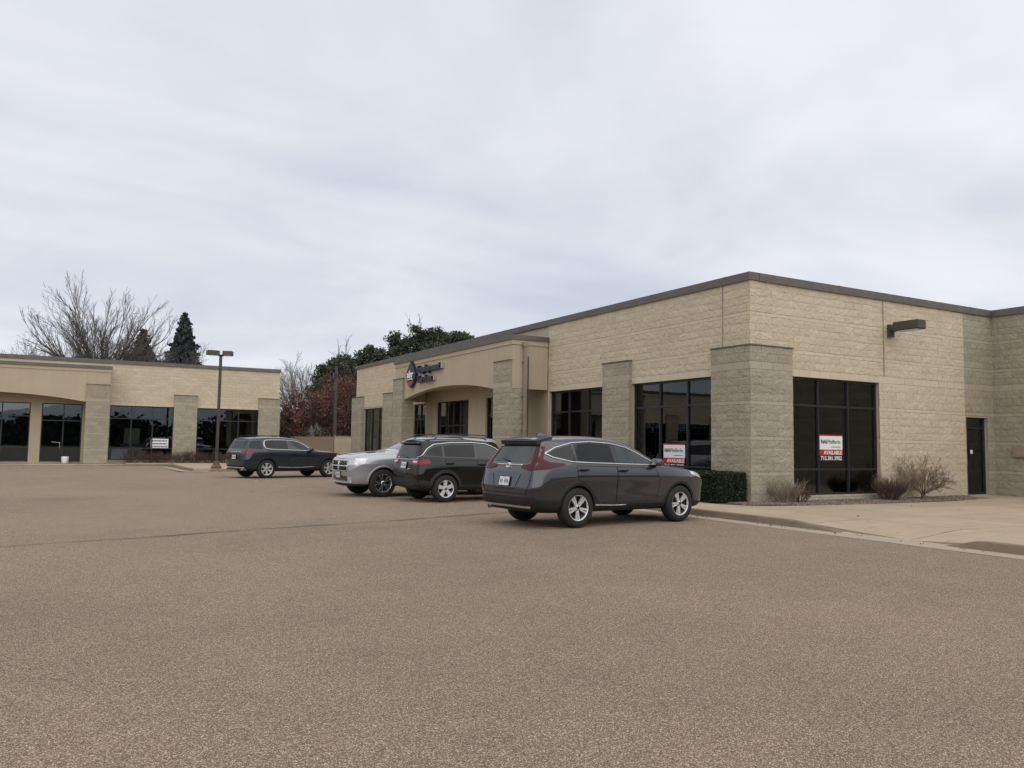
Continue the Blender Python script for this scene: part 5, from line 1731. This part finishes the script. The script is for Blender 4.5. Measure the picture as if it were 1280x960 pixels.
# ------------------------------------------------------------------ black compact SUV
def build_compact():
    P = dict(W=.91, wb=2.636, RO=.81, FO=.87, zb=.27, belt=1.06, roof=1.63, zmid=.86, yr=.735, wr=.35, arch=.40, track=1.56, clad=.44, rings=suv_rings, spin=.9,
             crease={4: .5, 6: .5, 7: .4}, ring_crease={0: .35},
             rear=[(-.68, .34), (-.78, .46), (-.81, .68), (-.77, .95), (-.73, 1.10), (-.58, 1.535)],
             cabin=[(-.45, -.26, 1.10, 1.60), (0.0, .10, 1.09, 1.625), (.55, .55, 1.075, 1.635), (1.05, 1.0, 1.065, 1.62), (1.45, 1.28, 1.055, 1.585), (1.85, 1.52, 1.045, 1.525)],
             cowl=[(2.10, 2.16, 1.04, 2.20, 1.09, 1.0)],
             hood=[(2.636, 1.06, .995, .27), (3.0, 1.02, .965, .27), (3.30, .96, .90, .27)],
             nose=[(3.36, .30), (3.46, .40), (3.50, .60), (3.49, .80), (3.44, .88), (3.41, .91)])
    c = Car('parked_car', 'black compact SUV seen from behind beside the silver SUV, with bright five-spoke wheels', P, M['p_jeep'])
    c.handle_mat = M['p_jeep']
    win = [(-.62, 1.17), (-.05, 1.135), (.9, 1.115), (1.92, 1.085), (1.84, 1.14), (1.50, 1.37), (1.25, 1.465), (.8, 1.50), (.2, 1.49), (-.28, 1.435), (-.45, 1.36)]
    for ax in 'LR':
        c.panel('window_surround', win, ax, M['gloss_black'], .003, .07)
        i = inset(win, .028)
        c.panel('window', cliprange(i, -.7, -.08), ax, M['cglass_d'], .006, .07)
        c.panel('window', cliprange(i, -.02, .86), ax, M['cglass_d'], .006, .07)
        c.panel('window', cliprange(i, .95, 2.0), ax, M['cglass'], .006, .07)
        # bright line over the windows that drops round the rear glass
        c.trim('roof_trim', [(1.95, 1.09), (1.52, 1.395), (1.25, 1.495), (.8, 1.53), (.2, 1.52), (-.30, 1.465), (-.48, 1.36), (-.62, 1.20), (-.72, 1.12)], ax, M['chrome'], .015, off=.006)
        c.door(ax, [(-.02, 1.08), (.89, 1.06), (.88, .50), (.48, .48), (.34, .68), (.14, .82), (-.02, .88)], (.10, .985))
        c.door(ax, [(.905, 1.06), (1.88, 1.03), (2.0, .82), (1.98, .48), (.90, .48)], (1.04, .96))
        c.panel('rocker', [(.40, .27), (2.22, .27), (2.20, .45), (.42, .45)], ax, M['clad'], .016, .08)
        c.panel('tail_lamp', [(-.79, 1.08), (-.77, .95), (-.44, .975), (-.46, 1.09)], ax, M['tail_red2'], .012, .05)
        c.panel('rear_bumper', [(-.79, .36), (-.38, .36), (-.40, .54), (-.78, .58)], ax, M['clad'], .012, .07)
        c.panel('headlight', [(2.95, .90), (3.36, .84), (3.40, .91), (3.0, .97)], ax, M['lamp_clear'], .008, .05)
    c.arch_flare(M['clad'], .075, .022)
    for sg in (1, -1):
        q = lambda p: p if sg > 0 else mirror_y(p)
        c.panel('tail_lamp', q([(.79, .955), (.79, 1.085), (.44, 1.085), (.40, 1.03), (.50, .97)]), 'B', M['tail_red2'], .012, .05)
        c.panel('tail_lamp_lens', q([(.72, .995), (.72, 1.05), (.50, 1.05), (.50, 1.01)]), 'B', M['lamp_clear'], .015, .05)
    c.panel('rear_window', [(-.58, 1.12), (.58, 1.12), (.60, 1.20), (.52, 1.44), (-.52, 1.44), (-.60, 1.20)], 'B', M['cglass_d'], .006, .07)
    c.trim('roof_trim', [(-.70, 1.12), (-.62, 1.085), (0, 1.075), (.62, 1.085), (.70, 1.12)], 'B', M['chrome'], .012, off=.008)
    c.plate('B', 0.0, .93)
    c.panel('rear_bumper', [(-.74, .36), (.74, .36), (.78, .60), (-.78, .60)], 'B', M['clad'], .012, .07)
    c.trim('tailgate_seam', [(-.70, .64), (.70, .64)], 'B', M['well'], .007, off=.003)
    c.trim('bumper_strip', [(-.60, .44), (.60, .44)], 'B', M['alloy_dark'], .016, off=.014)
    lbl = c.panel('emblem', [(-.40, .83), (-.24, .83), (-.24, .85), (-.40, .85)], 'B', M['chrome'], .012, .1)
    m = MB(); m.add([(-.66, -.54, 1.47), (-.66, .54, 1.47), (-.34, .57, 1.56), (-.34, -.57, 1.56), (-.68, -.53, 1.495), (-.68, .53, 1.495), (-.32, .57, 1.605), (-.32, -.57, 1.605)], [(0, 3, 2, 1), (4, 5, 6, 7), (0, 1, 5, 4), (0, 4, 7, 3), (1, 2, 6, 5)])
    m.build('spoiler', M['plastic'], c.root)
    for sg in (1, -1):
        m = MB(); m.tube([(-.25, .62 * sg, 1.60), (-.15, .62 * sg, 1.66), (.6, .63 * sg, 1.675), (1.2, .62 * sg, 1.65), (1.3, .61 * sg, 1.60)], .016, 6); m.build('roof_rail', M['gloss_black'], c.root)
    m = MB(); m.tube([(-.15, 0, 1.62), (-.22, 0, 1.80)], [.008, .004], 5); m.build('antenna', M['plastic'], c.root)
    m = MB(); p, nrm, o = c.hit('B', 0, 1.13); m.tube([(p.x - .03, -.08, 1.13), (p.x + .01, .28, 1.18)], [.014, .008], 5); m.build('wiper', M['plastic'], c.root)
    c.panel('windscreen', [(2.12, -.55), (2.14, 0), (2.12, .55), (1.62, .50), (1.60, 0), (1.62, -.50)], 'T', M['cglass_l'], .004, .08)
    c.panel('grille', [(-.5, .72), (.5, .72), (.52, .84), (-.52, .84)], 'F', M['gloss_black'], .008, .08)
    c.mirror(1.80, 1.10, M['p_jeep'])
    c.wheels(dict(n=5, rim=.225, arms=[(0, 0, .045, .062)], waist=1.0, dish=.4))
    return c


# ------------------------------------------------------------------ silver three-row SUV facing out
def build_silver():
    P = dict(W=.96, wb=3.04, RO=1.12, FO=.95, zb=.27, belt=1.10, roof=1.75, zmid=.90, yr=.70, wr=.385, arch=.435, track=1.63, clad=.36, rings=suv_rings, spin=.1,
             crease={4: .55, 6: .5, 7: .35}, ring_crease={0: .3}, flare=(-14, 194),
             rear=[(-.95, .36), (-1.08, .50), (-1.12, .75), (-1.06, 1.02), (-1.0, 1.14), (-.80, 1.62)],
             cabin=[(-.6, -.45, 1.17, 1.71), (0.0, .0, 1.17, 1.74), (.6, .6, 1.165, 1.755), (1.2, 1.1, 1.165, 1.745), (1.65, 1.45, 1.165, 1.70), (2.05, 1.72, 1.165, 1.63)],
             cowl=[(2.42, 2.48, 1.17, 2.50, 1.235, 1.0)],
             hood=[(3.04, 1.21, 1.0, .27), (3.45, 1.175, .985, .27), (3.78, 1.11, .94, .27)],
             nose=[(3.86, .30), (3.95, .42), (3.99, .62), (3.99, .86), (3.96, .98), (3.92, 1.035)])
    c = Car('parked_car', 'silver SUV backed in beside the black one, its cross-bar grille facing out', P, M['p_silver'])
    c.handle_mat = M['p_silver']
    win = [(-.85, 1.24), (-.05, 1.22), (1.0, 1.21), (2.28, 1.20), (2.18, 1.25), (1.72, 1.475), (1.40, 1.575), (.8, 1.61), (0, 1.60), (-.60, 1.56), (-.74, 1.50)]
    for ax in 'LR':
        c.panel('window_surround', win, ax, M['gloss_black'], .003, .07)
        i = inset(win, .028)
        c.panel('window', cliprange(i, -.9, -.05), ax, M['cglass_d'], .006, .07)
        c.panel('window', cliprange(i, .01, 1.02), ax, M['cglass_d'], .006, .07)
        c.panel('window', cliprange(i, 1.12, 2.4), ax, M['cglass'], .006, .07)
        c.door(ax, [(0, 1.13), (1.05, 1.11), (1.04, .50), (.56, .48), (.40, .70), (.16, .86), (0, .92)], (.14, 1.03))
        c.door(ax, [(1.065, 1.11), (2.18, 1.09), (2.40, .86), (2.36, .48), (1.06, .48)], (1.22, 1.01))
        c.panel('headlight', [(3.50, 1.065), (3.62, .92), (3.94, .87), (3.965, 1.0), (3.80, 1.055)], ax, M['lamp_clear'], .010, .05)
        c.panel('rocker', [(.45, .27), (2.58, .27), (2.56, .40), (.47, .40)], ax, M['plastic'], .012, .08)
        c.trim('fender_seam', [(2.44, 1.06), (2.46, .80)], ax, M['well'], .006, off=.002)
    c.arch_flare(M['p_silver'], .05, .014)
    gr = c.panel('grille', [(-.50, .70), (.50, .70), (.56, .80), (.54, .985), (-.54, .985), (-.56, .80)], 'F', M['gloss_black'], .004, .07)
    # cross-hair bars and surround in body colour
    c.trim('grille_bar', [(-.55, .84), (.55, .84)], 'F', M['chrome'], .022, off=.012, parent=gr)
    for y in (-.0,): c.trim('grille_bar', [(y, .71), (y, .975)], 'F', M['chrome'], .022, off=.012, parent=gr)
    c.trim('grille_surround', [(-.50, .70), (.50, .70), (.56, .80), (.54, .985), (-.54, .985), (-.56, .80)], 'F', M['p_silver'], .018, True, off=.006, parent=gr)
    for y in (-.42, -.30, -.18, .18, .30, .42): c.trim('grille_slat', [(y, .72), (y, .97)], 'F', M['alloy_dark'], .007, off=.006, parent=gr)
    for sg in (1, -1):
        q = lambda p: p if sg > 0 else mirror_y(p)
        c.panel('headlight', q([(.55, .86), (.74, .87), (.76, 1.0), (.59, 1.0)]), 'F', M['lamp_clear'], .010, .05)
        c.panel('fog_lamp', q([(.52, .43), (.70, .45), (.70, .56), (.56, .53)]), 'F', M['lamp_clear'], .008, .05)
    c.panel('lower_grille', [(-.52, .44), (.52, .44), (.50, .57), (-.50, .57)], 'F', M['gloss_black'], .006, .07)
    c.trim('bumper_strip', [(-.70, .41), (-.4, .385), (.4, .385), (.70, .41)], 'F', M['chrome'], .02, off=.012)
    c.panel('front_bumper', [(-.62, .27), (.62, .27), (.66, .35), (-.66, .35)], 'F', M['plastic'], .01, .08)
    c.plate('F', 0, .60, .31, .16)
    c.panel('bonnet_vent', [(3.1, .30), (3.32, .33), (3.32, .47), (3.1, .47)], 'T', M['gloss_black'], .016, .07)
    c.panel('bonnet_vent', [(3.1, -.47), (3.32, -.47), (3.32, -.33), (3.1, -.30)], 'T', M['gloss_black'], .016, .07)
    c.panel('bonnet_bulge', [(2.62, -.30), (3.7, -.24), (3.7, .24), (2.62, .30)], 'T', M['p_silver'], .012, .08)
    c.panel('windscreen', [(2.44, -.60), (2.47, 0), (2.44, .60), (1.82, .53), (1.80, 0), (1.82, -.53)], 'T', M['cglass_l'], .004, .08)
    m = MB()
    for y in (-.30, .30): m.tube([(2.42, y, 1.27), (2.2, y - .28 if y > 0 else y + .22, 1.40)], [.012, .008], 5)
    m.build('wiper', M['plastic'], c.root)
    for sg in (1, -1):
        m = MB(); m.tube([(-.5, .64 * sg, 1.70), (-.4, .64 * sg, 1.75), (.6, .65 * sg, 1.775), (1.3, .64 * sg, 1.745), (1.42, .63 * sg, 1.70)], .015, 6); m.build('roof_rail', M['alloy_dark'], c.root)
        q = lambda p: p if sg > 0 else mirror_y(p)
        c.panel('tail_lamp', q([(.40, .98), (.80, .96), (.80, 1.08), (.40, 1.06)]), 'B', M['tail_red'], .01, .06)
    c.panel('rear_window', [(-.58, 1.2), (.58, 1.2), (.54, 1.54), (-.54, 1.54)], 'B', M['cglass_d'], .006, .08)
    m = MB(); m.tube([(1.2, -.55, 1.72), (1.15, -.55, 1.93)], [.008, .004], 5); m.build('antenna', M['plastic'], c.root)
    c.mirror(2.10, 1.23, M['p_silver'])
    c.wheels(dict(n=5, rim=.255, arms=[(-.14, -.22, .014, .018), (.14, .22, .014, .018)], waist=1.0, dish=.5, mat=M['chrome']))
    return c


# ------------------------------------------------------------------ dark blue-grey three-row SUV (farthest)
def build_blue():
    P = dict(W=.955, wb=2.857, RO=.95, FO=1.0, zb=.26, belt=1.08, roof=1.67, zmid=.88, yr=.70, wr=.375, arch=.42, track=1.63, clad=.38, rings=suv_rings, spin=.5,
             crease={4: .55, 6: .5, 7: .35}, ring_crease={0: .3},
             rear=[(-.80, .36), (-.92, .48), (-.95, .72), (-.92, 1.0), (-.87, 1.12), (-.69, 1.545)],
             cabin=[(-.6, -.42, 1.13, 1.625), (0.0, .0, 1.12, 1.66), (.6, .6, 1.10, 1.675), (1.15, 1.05, 1.085, 1.66), (1.6, 1.38, 1.075, 1.615), (1.98, 1.65, 1.065, 1.55)],
             cowl=[(2.30, 2.38, 1.06, 2.42, 1.11, 1.0)],
             hood=[(2.857, 1.09, .995, .26), (3.26, 1.05, .97, .26), (3.60, .97, .90, .26)],
             nose=[(3.70, .28), (3.80, .40), (3.85, .60), (3.84, .80), (3.79, .89), (3.76, .92)])
    c = Car('parked_car', 'dark blue-grey SUV parked furthest back near the lamp post, with bright window surround', P, M['p_blue'])
    c.handle_mat = M['p_blue']
    q3 = [(-.86, 1.20), (-.16, 1.165), (-.20, 1.50), (-.56, 1.485), (-.70, 1.43)]
    win = [(-.06, 1.165), (.9, 1.135), (2.06, 1.105), (1.98, 1.17), (1.62, 1.40), (1.32, 1.50), (.8, 1.535), (.1, 1.53), (-.06, 1.49), (-.11, 1.33)]
    for ax in 'LR':
        c.panel('window', q3, ax, M['cglass_d'], .005, .07)
        c.panel('window_surround', win, ax, M['gloss_black'], .003, .07)
        i = inset(win, .028)
        c.panel('window', cliprange(i, -.2, .93), ax, M['cglass_d'], .006, .07)
        c.panel('window', cliprange(i, 1.02, 2.2), ax, M['cglass'], .006, .07)
        c.trim('window_trim', smooth_poly(win), ax, M['chrome'], .020, True, off=.006)
        c.door(ax, [(-.04, 1.10), (.96, 1.08), (.95, .48), (.52, .46), (.38, .68), (.16, .84), (-.02, .90)], (.14, 1.0))
        c.door(ax, [(.975, 1.08), (2.02, 1.06), (2.18, .84), (2.14, .46), (.97, .46)], (1.14, .975))
        c.trim('rocker_trim', [(.52, .44), (1.3, .42), (2.2, .45)], ax, M['chrome'], .012, off=.01)
        c.panel('tail_lamp', [(-.93, 1.10), (-.93, .96), (-.60, .98), (-.62, 1.12), (-.82, 1.14)], ax, M['tail_red2'], .012, .05)
        c.panel('headlight', [(3.2, .90), (3.70, .82), (3.74, .90), (3.30, .97)], ax, M['lamp_clear'], .008, .05)
    c.arch_flare(M['plastic'], .05, .016)
    for sg in (1, -1):
        q = lambda p: p if sg > 0 else mirror_y(p)
        c.panel('tail_lamp', q([(.80, .97), (.80, 1.12), (.44, 1.09), (.44, .99)]), 'B', M['tail_red2'], .012, .05)
        m = MB(); m.tube([(-.95, .56 * sg, .36), (-.7, .56 * sg, .36)], .045, 10); m.build('exhaust', M['chrome'], c.root)
        m = MB(); m.tube([(-.45, .64 * sg, 1.61), (-.35, .64 * sg, 1.675), (.6, .65 * sg, 1.71), (1.25, .64 * sg, 1.675), (1.36, .63 * sg, 1.62)], .014, 6); m.build('roof_rail', M['plastic'], c.root)
    c.panel('rear_window', [(-.60, 1.18), (.60, 1.18), (.56, 1.48), (-.56, 1.48)], 'B', M['cglass_d'], .006, .08)
    c.panel('rear_bumper', [(-.74, .36), (.74, .36), (.78, .50), (-.78, .50)], 'B', M['plastic'], .012, .07)
    c.trim('bumper_strip', [(-.70, .42), (.70, .42)], 'B', M['alloy'], .02, off=.014)
    c.trim('tailgate_trim', [(-.44, 1.05), (.44, 1.05)], 'B', M['chrome'], .014, off=.008)
    c.plate('B', 0, .84)
    c.panel('windscreen', [(2.34, -.58), (2.36, 0), (2.34, .58), (1.75, .52), (1.72, 0), (1.75, -.52)], 'T', M['cglass_l'], .004, .08)
    c.panel('grille', [(-.5, .56), (.5, .56), (.52, .80), (-.52, .80)], 'F', M['gloss_black'], .008, .08)
    c.mirror(1.92, 1.12, M['p_blue'])
    c.wheels(dict(n=6, rim=.25, arms=[(-.12, -.16, .017, .022), (.12, .16, .017, .022)], waist=1.0, dish=.5))
    return c


build_crossover().place(-6.98, -1.60, R(6))
build_compact().place(-6.60, 4.86, R(2))
build_silver().place(-4.42, 7.45, R(184))
build_blue().place(-8.22, 18.92, R(16))
